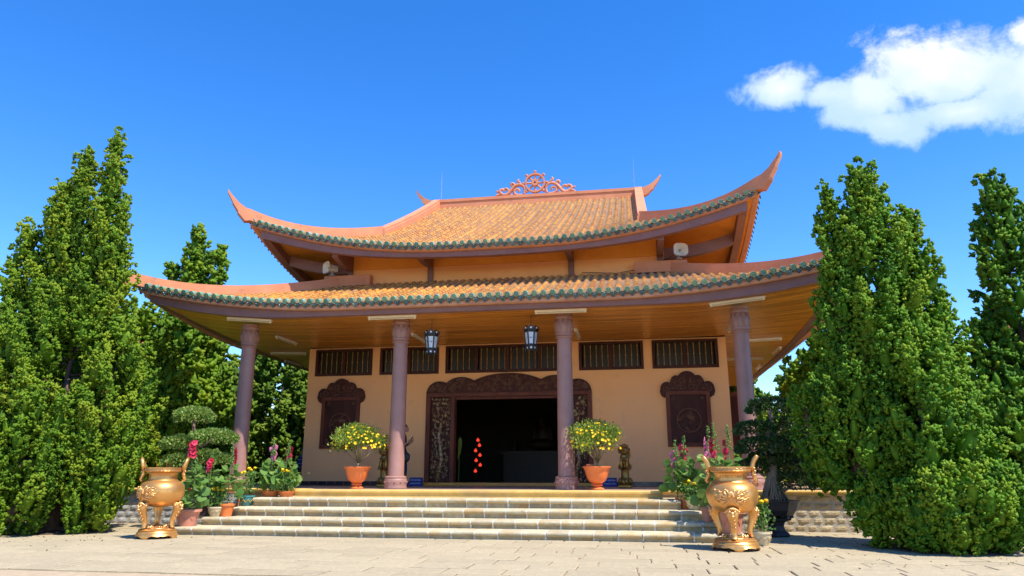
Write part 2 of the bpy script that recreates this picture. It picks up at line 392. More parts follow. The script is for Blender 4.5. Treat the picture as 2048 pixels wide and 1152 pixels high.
M_box = leafmat('clipped_leaf', (0.09, 0.19, 0.03), (0.20, 0.32, 0.06), (0.36, 0.44, 0.12), 0.4, 0.35)
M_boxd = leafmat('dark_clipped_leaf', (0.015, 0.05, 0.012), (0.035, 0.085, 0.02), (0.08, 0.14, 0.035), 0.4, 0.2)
M_yel = leafmat('yellow_petals', (0.75, 0.42, 0.004), (0.85, 0.58, 0.008), (0.88, 0.68, 0.02), 0.6, 0.2)
M_red = leafmat('red_petals', (0.42, 0.010, 0.035), (0.58, 0.02, 0.06), (0.70, 0.05, 0.12), 0.6, 0.2)
M_pink = leafmat('pink_petals', (0.62, 0.10, 0.24), (0.74, 0.20, 0.38), (0.80, 0.30, 0.48), 0.6, 0.2)
M_bush = leafmat('fine_leaf', (0.11, 0.20, 0.025), (0.24, 0.36, 0.055), (0.38, 0.46, 0.085), 0.5, 0.4)
# ================================================================== THE HALL
FL = 0.856
hall = empty('temple_hall', (0, 0, 0), 0, 'two-tiered temple hall with orange tiled upturned roofs and mauve columns', 'temple')
def clampf(v, a=0.0, b=1.0): return max(a, min(b, v))

# ---- ground setting
g = MB(); g.add([(-400, -300, -0.012), (400, -300, -0.012), (400, 500, -0.012), (-400, 500, -0.012)], [(0, 1, 2, 3)])
tag(g.build('ground', M_earth), kind='structure')
g = MB(); g.add([(-13.5, -30, -0.006), (13.2, -30, -0.006), (13.2, -4.0, -0.006), (-13.5, -4.0, -0.006)], [(0, 1, 2, 3)])
plaza = tag(g.build('plaza_pavement', M_joint), kind='structure')
g = MB(); g.add([(10.9, -4.6, -0.002), (30, -4.6, -0.002), (30, -3.6, -0.002), (10.9, -3.6, -0.002)], [(0, 1, 2, 3)])
tag(g.build('lawn', M_grass), kind='structure')

def paver_mesh(w, d, i):
    r = random.Random(i)
    j = lambda: r.uniform(-0.006, 0.006)
    b = MB()
    x, y = w / 2 - 0.012, d / 2 - 0.010
    top = [(-x + j(), -y + j()), (x + j(), -y + j()), (x + j(), y + j()), (-x + j(), y + j())]
    h = 0.018; e = 0.012
    z = [h + r.uniform(-0.003, 0.003) for _ in range(4)]
    vs_ = [(px, py, -0.02) for px, py in top] + [(px, py, zz - 0.006) for (px, py), zz in zip(top, z)] + \
          [(px - e * (1 if px > 0 else -1), py - e * (1 if py > 0 else -1), zz) for (px, py), zz in zip(top, z)]
    b.add(vs_, [(8, 9, 10, 11)] + [(k, (k + 1) % 4, (k + 1) % 4 + 4, k + 4) for k in range(4)] + [(k + 4, (k + 1) % 4 + 4, (k + 1) % 4 + 8, k + 8) for k in range(4)])
    return b.mesh('paver', M_paver)
PW = (0.66, 0.78, 0.90, 1.04)
PM = {w: [paver_mesh(w, 0.5, i + int(w * 100)) for i in range(4)] for w in PW}
yy = -12.55; row = 0
while yy < -7.55:
    ymid = yy + 0.25
    dist = ymid + 21.43
    xc = 3.8 - 0.171 * dist
    half = dist * 0.74 + 0.5
    x = xc - half - random.uniform(0, .8)
    while x < xc + half:
        w = random.choice(PW)
        link('paver', random.choice(PM[w]), plaza, (x + w / 2, ymid, random.uniform(-.003, .003)), (0, 0, math.pi if random.random() < .5 else 0))
        x += w
    yy += 0.5; row += 1
# the farther paving at both sides of the steps, below one piece each 10 px
def far_pavers(x0, x1, y0, y1, name='paver_field'):
    b = MB(); y = y0; r = 0
    while y < y1 - 0.1:
        x = x0 + (0.43 if r % 2 else 0)
        while x < x1:
            xa, xb = x + .012, min(x + .848, x1); zz = random.uniform(0.014, 0.019)
            b.box(xa, xb, y + .01, y + .49, -0.03, zz); x += 0.86
        y += 0.5; r += 1
    o = b.build(name, M_paver, plaza); o['kind'] = 'stuff'
far_pavers(-13.4, -5.75, -7.55, -4.45)
far_pavers(5.9, 13.1, -7.55, -4.45)

# ---- steps
STEP = [(-7.42, 0.172, -5.62, 5.62), (-6.86, 0.332, -5.33, 5.38), (-6.30, 0.508, -5.08, 5.02), (-5.75, 0.698, -4.82, 4.62)]
steps = empty('stone_steps', (0, -7.4, 0), 0, 'flight of four rounded stone steps with white mortar joints', 'steps')
def bull(w, d, h, i):
    """bullnosed tread block, length along x"""
    r = random.Random(i); b = MB(); secs = []
    for k in range(4):
        t = k / 3; x = (t - .5) * w; jit = [r.uniform(-.005, .005) for _ in range(8)]
        e = 0.006 if k in (0, 3) else 0
        pts = [(d, h - .001), (0.05, h + jit[0] * .5 - e)]
        for a in range(6):
            an = math.pi / 2 + a * math.pi / 5
            pts.append((0.035 + (math.cos(an)) * (0.046 - e) + jit[a % 8] * .6, h - 0.046 + math.sin(an) * (0.046 - e) + jit[(a + 3) % 8] * .5))
        pts += [(0.055, h - 0.10), (d, h - 0.10)]
        secs.append([(x, p, z) for p, z in pts])
    b.sections(secs)
    return b.mesh('tread_block', M_stone, 50)
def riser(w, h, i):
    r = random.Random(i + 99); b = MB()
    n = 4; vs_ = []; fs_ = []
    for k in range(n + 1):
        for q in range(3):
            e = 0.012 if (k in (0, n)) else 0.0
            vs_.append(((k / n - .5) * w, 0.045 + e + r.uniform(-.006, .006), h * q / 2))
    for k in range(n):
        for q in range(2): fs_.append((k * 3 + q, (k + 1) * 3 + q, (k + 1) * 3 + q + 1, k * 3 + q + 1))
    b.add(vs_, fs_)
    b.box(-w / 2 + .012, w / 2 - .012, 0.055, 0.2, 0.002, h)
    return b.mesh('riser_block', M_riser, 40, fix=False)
for si, (y, z, xa, xb) in enumerate(STEP):
    z0 = 0 if si == 0 else STEP[si - 1][1]
    ye = -4.42
    b = MB(); b.box(xa + .06, xb - .06, y + .062, ye, z0 - .01 if si else -.01, z - .012)
    core = b.build('step', M_mortar, steps, loc=(0, 7.4, 0))
    # joint ribbons of mortar that fill the gaps between the rounded treads
    n = max(1, round((xb - xa) / 0.445)); w = (xb - xa) / n
    tm = [bull(w - .028, 0.60, z, si * 10 + k) for k in range(4)]
    rm = [riser(w - .03, z - z0 - .095, si * 10 + k) for k in range(3)]
    for k in range(n):
        xm = xa + (k + .5) * w + random.uniform(-.012, .012)
        link('tread_block', tm[random.randrange(4)], core, (xm, y, 0))
        link('riser_block', rm[random.randrange(3)], core, (xm, y, z0))
        if k:
            xj = xa + k * w
            jb = MB(); wj = random.uniform(.008, .016)
            jb.sections([[(xx, y + p, q) for p, q in ((.59, z - .004), (.05, z - .002), (.02, z - .01), (-.005, z - .035), (-.006, z - .06), (.02, z - .088), (.05, z - .1), (.045, z0 + .002), (.16, z0 + .002), (.59, z - .1))] for xx in (xj - wj, xj + wj)])
            jb.build('mortar_joint', M_mortar, core)
    # side treads returning to the wall
    for s, xx in ((-1, xa), (1, xb)):
        n2 = 3; L = (ye - y - .62) / n2
        if L > 0.15:
            for k in range(n2):
                b2 = MB(); b2.box(-.0, .46, -L / 2 + .014, L / 2 - .014, z - .10, z - .001)
                me = b2.mesh('tread_block', M_stone); bevelled(me, .03, 2)
                o = link('tread_block', me, core, (xx if s < 0 else xx - .46, y + .62 + (k + .5) * L, 0))
        b2 = MB(); b2.box(xx + .05 if s < 0 else xx - .12, xx + .12 if s < 0 else xx - .05, y + .10, ye, z0 + .0, z - .1)
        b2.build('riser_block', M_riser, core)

# ---- plinth
plinth_b = MB(); plinth_b.box(-10.6, 10.6, -4.36, 14.5, -0.02, 0.76)
plinth = plinth_b.build('plinth', M_bmort, hall)
b = MB(); b.box(-10.62, 10.62, -4.40, 14.5, 0.762, FL - 0.006)
b.build('porch_floor', M_floor, hall)
def coping(x0, x1, yf, z0, z1, name='coping', mt=M_cope, back=0.35):
    b = MB()
    h = z1 - z0
    prof = [(back, z1), (-.02, z1), (-.035, z1 - h * .12), (-.035, z1 - h * .34), (-.012, z1 - h * .45), (0.0, z1 - h * .8), (-.012, z1 - h * .86), (-.012, z0), (back, z0)]
    b.sections([[(x, yf + p, z) for p, z in prof] for x in (x0, x1)])
    return b.build(name, mt, plinth)
b = MB(); b.box(-4.06, 4.24, -5.16, -4.41, 0.60, FL - 0.008); b.build('landing', M_floor, hall)
coping(-4.08, 4.26, -5.18, 0.695, FL, 'landing_coping', back=0.4)
for x0, x1 in ((-10.65, -4.1), (4.28, 10.65)):
    coping(x0, x1, -4.45, 0.765, FL + .004, 'coping', back=0.3)
def stone_mesh(w, h, i, m):
    r = random.Random(i); b = MB(); n = 4; q = 3; vs_ = []; fs_ = []
    for a in range(n + 1):
        for c in range(q + 1):
            u, v = a / n * 2 - 1, c / q * 2 - 1
            edge = max(abs(u), abs(v)); p = -0.015 * (1 - edge ** 12) + r.uniform(-.007, .007)
            if edge > .99: p = 0.006
            vs_.append((u * w / 2, p, v * h / 2))
    for a in range(n):
        for c in range(q): fs_.append((a * (q + 1) + c, (a + 1) * (q + 1) + c, (a + 1) * (q + 1) + c + 1, a * (q + 1) + c + 1))
    b.add(vs_, fs_)
    return b.mesh('stone_block', m, False, fix=False)
for x0, x1, mm in ((-10.6, -5.0, M_blockg), (4.75, 10.6, M_block)):
    for rr in range(5):
        h = 0.152; zc = 0.004 + h * (rr + .5); x = x0
        while x < x1 - .05:
            w = min(random.choice((0.26, 0.32, 0.42, 0.22)), x1 - x)
            me = stone_mesh(w - .022, h - .022, random.randrange(10 ** 6), mm if not (mm is M_blockg and x > -6.6) else M_block)
            link('stone_block', me, plinth, (x + w / 2, -4.364, zc)); x += w

# ---- walls
W = 6.42
wall_parts = MB()
WINS = [(-6.186, -4.304), (-4.051, -2.157), (-1.94, 1.94), (2.157, 4.051), (4.304, 6.186)]
ZB, ZT = 4.175, 5.01
wp = wall_parts
DX, DZ = 2.47, 3.55
def wbox(x0, x1, z0, z1): wp.box(x0, x1, 0.0, 0.24, z0, z1)
wbox(-W, -DX, FL, ZB); wbox(DX, W, FL, ZB); wbox(-DX, DX, DZ, ZB)
xs = [-W] + [q for ab in WINS for q in ab] + [W]
for k in range(0, len(xs), 2): wbox(xs[k], xs[k + 1], ZB, 5.06)
for k in range(len(WINS)): wbox(WINS[k][0], WINS[k][1], ZT, 5.06)
front = wall_parts.build('wall', M_wall, hall)
for s in (-1, 1):
    b = MB()
    x0, x1 = (s * W, s * (W - .24)) if s < 0 else (s * (W - .24), s * W)
    # side wall with a tall window opening
    for ya, yb, za, zb in ((0.242, 1.5, FL, 5.06), (2.9, 5.0, FL, 5.06), (6.4, 13.0, FL, 5.06), (1.5, 2.9, FL, 1.9), (1.5, 2.9, 3.6, 5.06), (5.0, 6.4, FL, 1.9), (5.0, 6.4, 3.6, 5.06)):
        b.box(x0, x1, ya, yb, za, zb)
    b.build('wall', M_wall, hall)
    # window leaf standing open
    for yh in (1.5, 5.0):
        b = MB(); b.box(0.0, 0.62, -.02, .02, 0, 1.7)
        lf = b.build('shutter', M_woodr, hall, loc=(s * W, yh, 1.9), rot=(0, 0, R(-12) if s > 0 else R(192)))
        b = MB(); b.box(.09, .53, -.028, -.021, .12, 1.58); b.build('shutter_panel', M_wood, lf)
b = MB(); b.box(-W + .24, W - .24, 12.76, 13.0, FL, 5.06); b.build('wall', M_wall, hall)
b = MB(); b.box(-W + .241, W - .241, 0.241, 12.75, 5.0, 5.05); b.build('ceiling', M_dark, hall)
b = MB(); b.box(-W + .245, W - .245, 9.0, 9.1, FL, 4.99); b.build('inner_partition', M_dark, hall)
# skirting tiles
sk = MB(); sk.box(-.5, .5, -.5, .5, -.5, .5)
def tiles_along(x0, x1, y, n):
    for k in range(n):
        w = (x1 - x0) / n
        b = MB(); b.box(-w / 2 + .005, w / 2 - .005, -.012, 0.0, 0.003, .125); me = b.mesh('skirting_tile', M_skirt)
        link('skirting_tile', me, front, (x0 + (k + .5) * w, y, FL))
tiles_along(-W - .003, -2.53, -.002, 14); tiles_along(2.53, W + .003, -.002, 14)

# ---- upper windows
for wi, (xa, xb) in enumerate(WINS):
    b = MB(); t = 0.085; y0, y1 = -0.035, 0.10
    b.box(xa, xb, y0, y1, ZB, ZB + t); b.box(xa, xb, y0, y1, ZT - t * .8, ZT)
    b.box(xa, xa + t, y0 + .002, y1, ZB + t, ZT - t * .8); b.box(xb - t, xb, y0 + .002, y1, ZB + t, ZT - t * .8)
    nm = 4 if wi == 2 else 2
    for k in range(1, nm):
        xm = xa + (xb - xa) * k / nm; b.box(xm - .045, xm + .045, y0 + .006, y1, ZB + t, ZT - t * .8)
    wo = b.build('window', M_wood, hall)
    for k in range(nm):
        pa = xa + t + (xb - xa - 2 * t) * k / nm; pb = xa + t + (xb - xa - 2 * t) * (k + 1) / nm
        p = MB(); p.box(pa + .03, pb - .03, .07, .078, ZB + t - .01, ZT - t * .8 + .01); p.build('pane', M_glass, wo)
        nb = 5 if wi != 2 else 5
        for q in range(nb):
            xq = pa + (pb - pa) * (q + .5) / nb
            prof = [(.012, 0), (.018, .05), (.010, .10), (.010, .30), (.020, .34), (.010, .38), (.010, .58), (.018, .62), (.012, ZT - ZB - .15)]
            p = MB(); p.lathe(prof, 6, (xq, .045, ZB + t)); p.build('baluster', M_bar, wo, smooth=True)

# ---- carved wall panels
def lobes(x0, x1, zbase, ztop, groups):
    """outline of a cusped crest: list of (x centre, half width, top)"""
    pts = []
    for cx, hw, zt, zb in groups:
        n = 9
        for k in range(n + 1):
            a = math.pi - math.pi * k / n
            pts.append((cx + math.cos(a) * hw, zb + math.sin(a) * (zt - zb)))
    return pts
def scroll(mb, cx, cz, r, turns, s, y, rad, ph=0.0, n=14):
    pts = []
    for k in range(n):
        t = k / (n - 1); a = ph + s * t * turns * 2 * math.pi; q = r * (1 - .8 * t)
        pts.append((cx + math.cos(a) * q, y, cz + math.sin(a) * q))
    mb.tube(pts, [rad * (1 - .4 * k / (n - 1)) for k in range(n)], 5)
for s in (-1, 1):
    xa, xb = (s * 5.871, s * 4.631) if s < 0 else (4.631, 5.871)
    cx = (xa + xb) / 2; hw = (xb - xa) / 2; z0, z1 = 1.94, 3.514
    b = MB(); t = .11
    b.box(xa, xb, -.07, 0.0, z0, z0 + t); b.box(xa, xb, -.07, 0, z1 - t, z1)
    b.box(xa, xa + t, -.068, 0, z0 + t, z1 - t); b.box(xb - t, xb, -.068, 0, z0 + t, z1 - t)
    pan = b.build('carved_panel', M_woodr, hall)
    pan['label'] = 'dark carved wall panel with round pierced medallion'
    b = MB(); n = 32; rr = .33; zc = (z0 + z1) / 2 - .05
    # board with a round opening
    ring = [(cx + math.cos(2 * math.pi * k / n) * rr, zc + math.sin(2 * math.pi * k / n) * rr) for k in range(n)]
    hx, hz0, hz1 = hw - t, z0 + t, z1 - t
    outer = []
    for k in range(n):
        a = 2 * math.pi * k / n; c, sn = math.cos(a), math.sin(a)
        kx = hx / abs(c) if abs(c) > 1e-6 else 1e9
        kz = ((hz1 - zc) / sn if sn > 1e-6 else (hz0 - zc) / sn) if abs(sn) > 1e-6 else 1e9
        q = min(kx, kz); outer.append((cx + c * q, zc + sn * q))
    b.add([(x, -.03, z) for x, z in outer] + [(x, -.03, z) for x, z in ring] + [(x, -.004, z) for x, z in ring],
          [(k, (k + 1) % n, (k + 1) % n + n, k + n) for k in range(n)] + [(k + n, (k + 1) % n + n, (k + 1) % n + 2 * n, k + 2 * n) for k in range(n)])
    b.box(cx - hx, cx + hx, -.006, -.002, z0 + .02, z1 - .02)
    b.build('board', M_wood, pan, fix=True)
    b = MB()
    b.tube([(cx + math.cos(a) * rr, -.036, zc + math.sin(a) * rr) for a in np.linspace(0, 2 * math.pi, 33)], .016, 6)
    b.build('medallion_ring', M_woodc, pan, smooth=True)
    b = MB(); rs = random.Random(31)
    for k in range(34):
        a = rs.uniform(0, 6.28); q = rr * math.sqrt(rs.uniform(.05, .86))
        scroll(b, cx + math.cos(a) * q, zc + math.sin(a) * q, rs.uniform(.035, .065), 1.2, rs.choice((-1, 1)), -.026, .011, rs.uniform(0, 6), 10)
    # phoenix-like sweep of feathers in the medallion
    for k in range(7):
        a = R(20 + k * 14); b.tube([(cx + .02, -.034, zc + .02), (cx + math.cos(a) * .13, -.04, zc + math.sin(a) * .13), (cx + math.cos(a + .3) * .24, -.03, zc + math.sin(a + .3) * .24)], [.012, .02, .006], 5)
    b.build('medallion_carving', M_woodc, pan, smooth=True)
    for dx in (-1, 1):
        for zz in (z0 + t + .1, z1 - t - .1):
            b = MB(); 
            for q in range(4): scroll(b, cx + dx * (hx - .07 - .05 * (q % 2)), zz + (.05 * (q // 2) - .02), .04, 1.1, dx, -.034, .010, q, 9)
            b.build('corner_carving', M_woodc, pan, smooth=True)
    # cusped crest
    zc2 = z1 + .005
    gr = [(cx - hw * .93, hw * .32, zc2 + .26, zc2 - .0), (cx - hw * .50, hw * .30, zc2 + .44, zc2 + .14), (cx, hw * .44, zc2 + .56, zc2 + .30),
          (cx + hw * .50, hw * .30, zc2 + .44, zc2 + .14), (cx + hw * .93, hw * .32, zc2 + .26, zc2 - .0)]
    xs_ = np.linspace(cx - hw * 1.24, cx + hw * 1.24, 61); top = []
    for x in xs_:
        zt = zc2 - .02
        for gx, gw, gt, gb in gr:
            u = (x - gx) / gw
            if abs(u) < 1: zt = max(zt, gb + (gt - gb) * math.sqrt(1 - u * u))
        top.append((x, zt))
    out = [(cx - hw * 1.02, zc2 - .20), (cx - hw * 1.18, zc2 - .14), (cx - hw * 1.25, zc2 - .02)] + top[1:-1] + [(cx + hw * 1.25, zc2 - .02), (cx + hw * 1.18, zc2 - .14), (cx + hw * 1.02, zc2 - .20), (cx + hw * .99, zc2), (cx - hw * .99, zc2)]
    b = MB(); b.prism(out, -.085, -.001); cr = b.build('crest', M_wood, pan)
    b = MB()
    for dx in (-1, 1):
        for (px, pz, pr, pt) in ((.22, .30, .10, 1.4), (.45, .22, .10, 1.3), (.78, .12, .10, 1.5), (.62, .30, .07, 1.2), (.20, .12, .09, 1.2), (1.0, .06, .09, 1.3), (.38, .07, .06, 1.0)):
            scroll(b, cx + dx * px * hw, zc2 + pz, pr, pt, dx, -.09, .014, math.pi * (.5 + .5 * dx))
        b.tube([(cx + dx * .03, -.09, zc2 + .1), (cx + dx * .1, -.1, zc2 + .3), (cx + dx * .03, -.09, zc2 + .48)], [.006, .018, .006], 5)
    b.build('crest_carving', M_woodc, cr, smooth=True)

# ---- doorway
b = MB()
b.box(-2.51, -2.38, -.06, .24, FL + .09, 3.574); b.box(2.38, 2.51, -.06, .24, FL + .09, 3.574)
b.box(-2.38, 2.38, -.055, .24, 3.46, 3.572)
b.box(-1.74, -1.62, -.05, .24, FL + .09, 3.46); b.box(1.62, 1.74, -.05, .24, FL + .09, 3.46)
b.box(-1.62, 1.62, .05, .24, 3.38, 3.46)
door = b.build('doorway', M_woodr, hall)
b = MB(); b.box(-2.53, 2.53, -.09, .24, FL + .004, FL + .09); b.build('threshold', M_thresh, door)
for s in (-1, 1):
    b = MB(); xa, xb = (-2.38, -1.74) if s < 0 else (1.74, 2.38)
    b.box(xa, xb, .06, .09, FL + .09, 3.46); pn = b.build('relief_panel', M_wood, door)
    b = MB(); rs = random.Random(5 + s)
    # carved relief: trunk, rocks and masses of leaves
    b.tube([((xa + xb) / 2 - .1, .03, FL + .2), ((xa + xb) / 2 + .05, .01, 1.6), ((xa + xb) / 2 - .05, .01, 2.3), ((xa + xb) / 2 + .08, .02, 3.0)], [.09, .07, .06, .03], 7)
    for k in range(300):
        x = rs.uniform(xa + .04, xb - .04); z = rs.uniform(FL + .13, 3.42); r_ = rs.uniform(.018, .05)
        if rs.random() < .35: scroll(b, x, z, r_ * 1.2, 1.0, rs.choice((-1, 1)), .035, .012, rs.uniform(0, 6), 7)
        else: b.ball((x, .055 - r_ * .3, z), r_, 6, 4, 1, .8, rs.uniform(.6, 1.5))
    b.build('relief_carving', mat('relief_wood_gilt' + str(s), (0.16, 0.055, 0.03), (0.50, 0.40, 0.15), 0.25, 14.0, .3, 60, lo=.45, hi=.7), pn, smooth=True)
# crest of five arches over the door
gr = [(-2.10, .41, 3.93, 3.55), (-1.42, .58, 4.05, 3.62), (0.0, 1.28, 4.14, 3.62), (1.42, .58, 4.05, 3.62), (2.10, .41, 3.93, 3.55)]
xs_ = np.linspace(-2.51, 2.51, 121); top = []
for x in xs_:
    zt = 3.575
    for gx, gw, gt, gb in gr:
        u = (x - gx) / gw
        if abs(u) < 1: zt = max(zt, gb + (gt - gb) * (1 - u * u) ** .5)
    top.append((x, zt))
b = MB()
tb = [(x, 3.574) for x, _ in reversed(top)]
nn = len(top)
vs_ = [(x, -.07, z) for x, z in top] + [(x, -.07, 3.573) for x, _ in top] + [(x, -.001, z) for x, z in top] + [(x, -.001, 3.573) for x, _ in top]
fs_ = []
for k in range(nn - 1):
    fs_ += [(k, k + 1, k + 1 + nn, k + nn), (k + 2 * nn, k + 3 * nn, k + 1 + 3 * nn, k + 1 + 2 * nn), (k, k + 2 * nn, k + 1 + 2 * nn, k + 1), (k + nn, k + 1 + nn, k + 1 + 3 * nn, k + 3 * nn)]
b.add(vs_, fs_); crest = b.build('door_crest', M_wood, door)
b = MB(); rs = random.Random(3)
for k in range(120):
    x = rs.uniform(0.02, 2.42); zt = np.interp(x, [p[0] for p in top], [p[1] for p in top]); z = rs.uniform(3.62, max(3.63, zt - .06))
    r_ = rs.uniform(.03, .075); ph = rs.uniform(0, 6); sg = rs.choice((-1, 1))
    scroll(b, x, z, r_, 1.3, sg, -.074, .012, ph, 11); scroll(b, -x, z, r_, 1.3, -sg, -.074, .012, math.pi - ph, 11)
b.build('crest_carving', M_woodc, crest, smooth=True)

# ---- columns
def column(x, y=-3.874):
    prof = [(.205, .30), (.205, .32), (.200, .34), (.196, 1.6), (.188, 2.9), (.180, 3.60)]
    b = MB(); b.lathe(prof, 32, cap=False); c = b.build('column', M_column, hall, loc=(x, y, FL), smooth=35)
    b = MB(); b.lathe([(.275, .003), (.278, .03), (.268, .05), (.272, .10), (.280, .16), (.276, .215), (.262, .235), (.268, .25), (.268, .275), (.245, .29), (.225, .30), (.2, .302)], 32)
    bs = b.build('column_base', M_column, c, smooth=35)
    for k in range(12):
        a = 2 * math.pi * (k + .5) / 12; b = MB(); b.ball((math.cos(a) * .279, math.sin(a) * .279, .155), .022, 8, 5); b.build('stud', M_column, bs, smooth=True)
    b = MB(); b.lathe([(.182, 3.585), (.212, 3.592), (.222, 3.61), (.212, 3.632), (.196, 3.64), (.206, 3.66), (.218, 3.668), (.218, 3.705), (.206, 3.715), (.210, 3.74), (.228, 3.82), (.232, 3.88), (.224, 3.95), (.208, 4.03), (.200, 4.06), (.215, 4.065), (.222, 4.09), (.222, 4.135), (.212, 4.15), (.218, 4.20)], 32)
    cp = b.build('capital', M_column, c, smooth=35)
    b = MB(); n = 10
    for k in range(n):          # pointed leaves round the capital
        a0 = 2 * math.pi * k / n
        def P(u, z, e=.006):
            rr_ = np.interp(z, [3.72, 3.82, 3.88, 3.95, 4.03, 4.06], [.207, .228, .232, .224, .208, .200]) + e
            a = a0 + u * 2 * math.pi / n; return (rr_ * math.cos(a), rr_ * math.sin(a), z)
        b.tube([P(0, 3.73), P(.03, 3.85), P(.28, 3.95), P(.5, 4.05)], .007, 5); b.tube([P(0, 3.73), P(-.03, 3.85), P(-.28, 3.95), P(-.5, 4.05)], .007, 5)
        b.tube([P(.5, 3.95), P(.5, 4.045)], .006, 4)
    b.build('leaf_carving', M_column, cp, smooth=True)
    return c
for x in (-6.309, -2.101, 2.101, 6.309): column(x)

# ---- lower tier: beams, plank ceiling
def low_lift(x): return 0.55 * max(0.0, (abs(x) - 4.5) / 4.2) ** 2
def side_lift(y): return 0.55 * clampf((5.0 - y) / 9.75) ** 2 if y < 6.5 else 0.55 * clampf((y - 8.0) / 9.75) ** 2
def sof(x, y):
    u = max(0.0, (abs(x) - 4.5) / 4.2) ** 2; v = clampf((5.0 - y) / 9.75) ** 2
    u2 = clampf((abs(x) - 6.4) / 2.3)
    return 5.06 + 0.55 * u * v * (1.0 if True else u2)
XS = [round(q, 3) for q in np.linspace(-8.72, 8.72, 61)]
b = MB(); b.sections([[(x, -4.80, 5.03 + low_lift(x)), (x, -4.62, 5.03 + low_lift(x)), (x, -4.62, 5.33 + low_lift(x) * 1.12), (x, -4.80, 5.33 + low_lift(x) * 1.12)] for x in XS])
b.build('beam', M_purple, hall, smooth=30)
for s in (-1, 1):
    b = MB(); ys = np.linspace(-4.615, 17.0, 50)
    b.sections([[(s * 8.52, y, 5.03 + side_lift(y)), (s * 8.72, y, 5.03 + side_lift(y)), (s * 8.72, y, 5.31 + side_lift(y) * 1.1), (s * 8.52, y, 5.31 + side_lift(y) * 1.1)] for y in ys])
    b.build('beam', M_purple, hall, smooth=30)
soffit_b = MB(); soffit_b.box(-4.4, 4.4, -4.6, 13, 5.095, 5.12); soffit = soffit_b.build('soffit', M_dark, hall)
y = -4.615; k = 0
while y < 12.9:
    w = 0.106
    segs = [(-8.52, 8.52)] if y < -0.1 else [(-8.52, -W - .003), (W + .003, 8.52)]
    for xa, xb in segs:
        # boards run along x, butted at random places
        cuts = [xa]
        while cuts[-1] < xb - 2.6: cuts.append(cuts[-1] + random.uniform(2.2, 4.4))
        cuts = [c_ for c_ in cuts if c_ < xb - .8] + [xb]
        if len(segs) == 2: cuts = [xa, xb]
        for ca, cb in zip(cuts[:-1], cuts[1:]):
            if y > 1.5 and k % 1 == 0 and y > 6.5: continue
            b = MB(); n = max(2, int((cb - ca) / .5)); dz = random.uniform(0, .004)
            sec = []
            for x in np.linspace(ca + .002, cb - .002, n + 1):
                sec.append([(x, y + .006, sof(x, y) + dz), (x, y + w - .006, sof(x, y + w) + dz), (x, y + w - .006, sof(x, y + w) + .02), (x, y + .006, sof(x, y) + .02)])
            b.sections(sec); b.build('plank', M_plank, soffit, fix=True)
    y += w; k += 1
b = MB()
for xa, xb in ((-8.52, -W - .003), (W + .003, 8.52)):
    yy = y0_ = 6.52
    while yy < 12.9:
        b.sections([[(x, yy + .003, sof(x, yy)), (x, yy + .103, sof(x, yy)), (x, yy + .103, 5.1), (x, yy + .003, 5.1)] for x in (xa, xb)]); yy += .106
o = b.build('far_planks', M_plank, soffit); o['kind'] = 'stuff'
# sheet above the planks keeps the sky out of the joints
b = MB(); nx, ny = 40, 24; gx = np.linspace(-8.6, 8.6, nx); gy = np.linspace(-4.66, 16.9, ny)
b.add([(x, yv, sof(x, yv) + .03) for x in gx for yv in gy], [(i * ny + j, (i + 1) * ny + j, (i + 1) * ny + j + 1, i * ny + j + 1) for i in range(nx - 1) for j in range(ny - 1)])
b.build('soffit_backing', M_dark, soffit, fix=False)
# ================================================================== ROOFS
TS = 0.2175
def z0_up(d): return 7.36 + .44 * d + .0065 * d * d
def up_front(x, d): return z0_up(d) + 1.06 * clampf((abs(x) - 1.2) / 5.95, 0, 1.1) ** 2 * max(0.0, 1 - d / 4.6) ** 2
def up_side(y, d): return z0_up(d) + 1.06 * clampf((abs(y - 6.5) - 3.42) / 5.95, 0, 1.1) ** 2 * max(0.0, 1 - d / 4.6) ** 2
def z0_lo(s): return 5.335 + 1.40 * (.88 * s + .12 * s * s)
def lo_front(x, s): return z0_lo(s) + .66 * clampf((abs(x) - 3.2) / 5.7, 0, 1.1) ** 2 * (1 - s) ** 1.6
def lo_side(y, s): return z0_lo(s) + .66 * clampf((abs(y - 6.5) - 5.75) / 5.7, 0, 1.1) ** 2 * (1 - s) ** 1.6
# surface points: f(lateral, run) -> xyz ; run measured in plan from the eave
def UF(x, d): return (x, -2.95 + d, up_front(x, d))
def US(sgn): return lambda y, d: (sgn * (7.2 - d), y, up_side(y, d))
def LF(x, d): return (x, -5.0 + d, lo_front(x, d / 3.66))
def LS(sgn): return lambda y, d: (sgn * (9.0 - d), y, lo_side(y, d / 4.25))

def barrel_row(mb, f, lat, d1, axis, r=0.060, tl=0.232, n=6, d0=0.0):
    """half-round tile row from the eave up to run d1; every tile overlaps the next one down"""
    nt = max(1, int(math.ceil((d1 - d0) / tl)))
    secs = []
    for k in range(nt):
        da = d0 + k * tl; db = min(d0 + (k + 1) * tl, d1)
        if db - da < .02: continue
        for dd, rr in ((da, r * 1.16), (db, r * .84)):
            p = f(lat, dd); wob = random.uniform(-.004, .004)
            sec = []
            for j in range(n):
                a = math.pi * j / (n - 1); o_ = math.cos(a) * rr + wob
                sec.append((p[0] + (o_ if axis == 0 else 0), p[1] + (o_ if axis == 1 else 0), p[2] + math.sin(a) * rr * 1.05 - .006))
            secs.append(sec)
    if secs: mb.sections(secs, False, False)

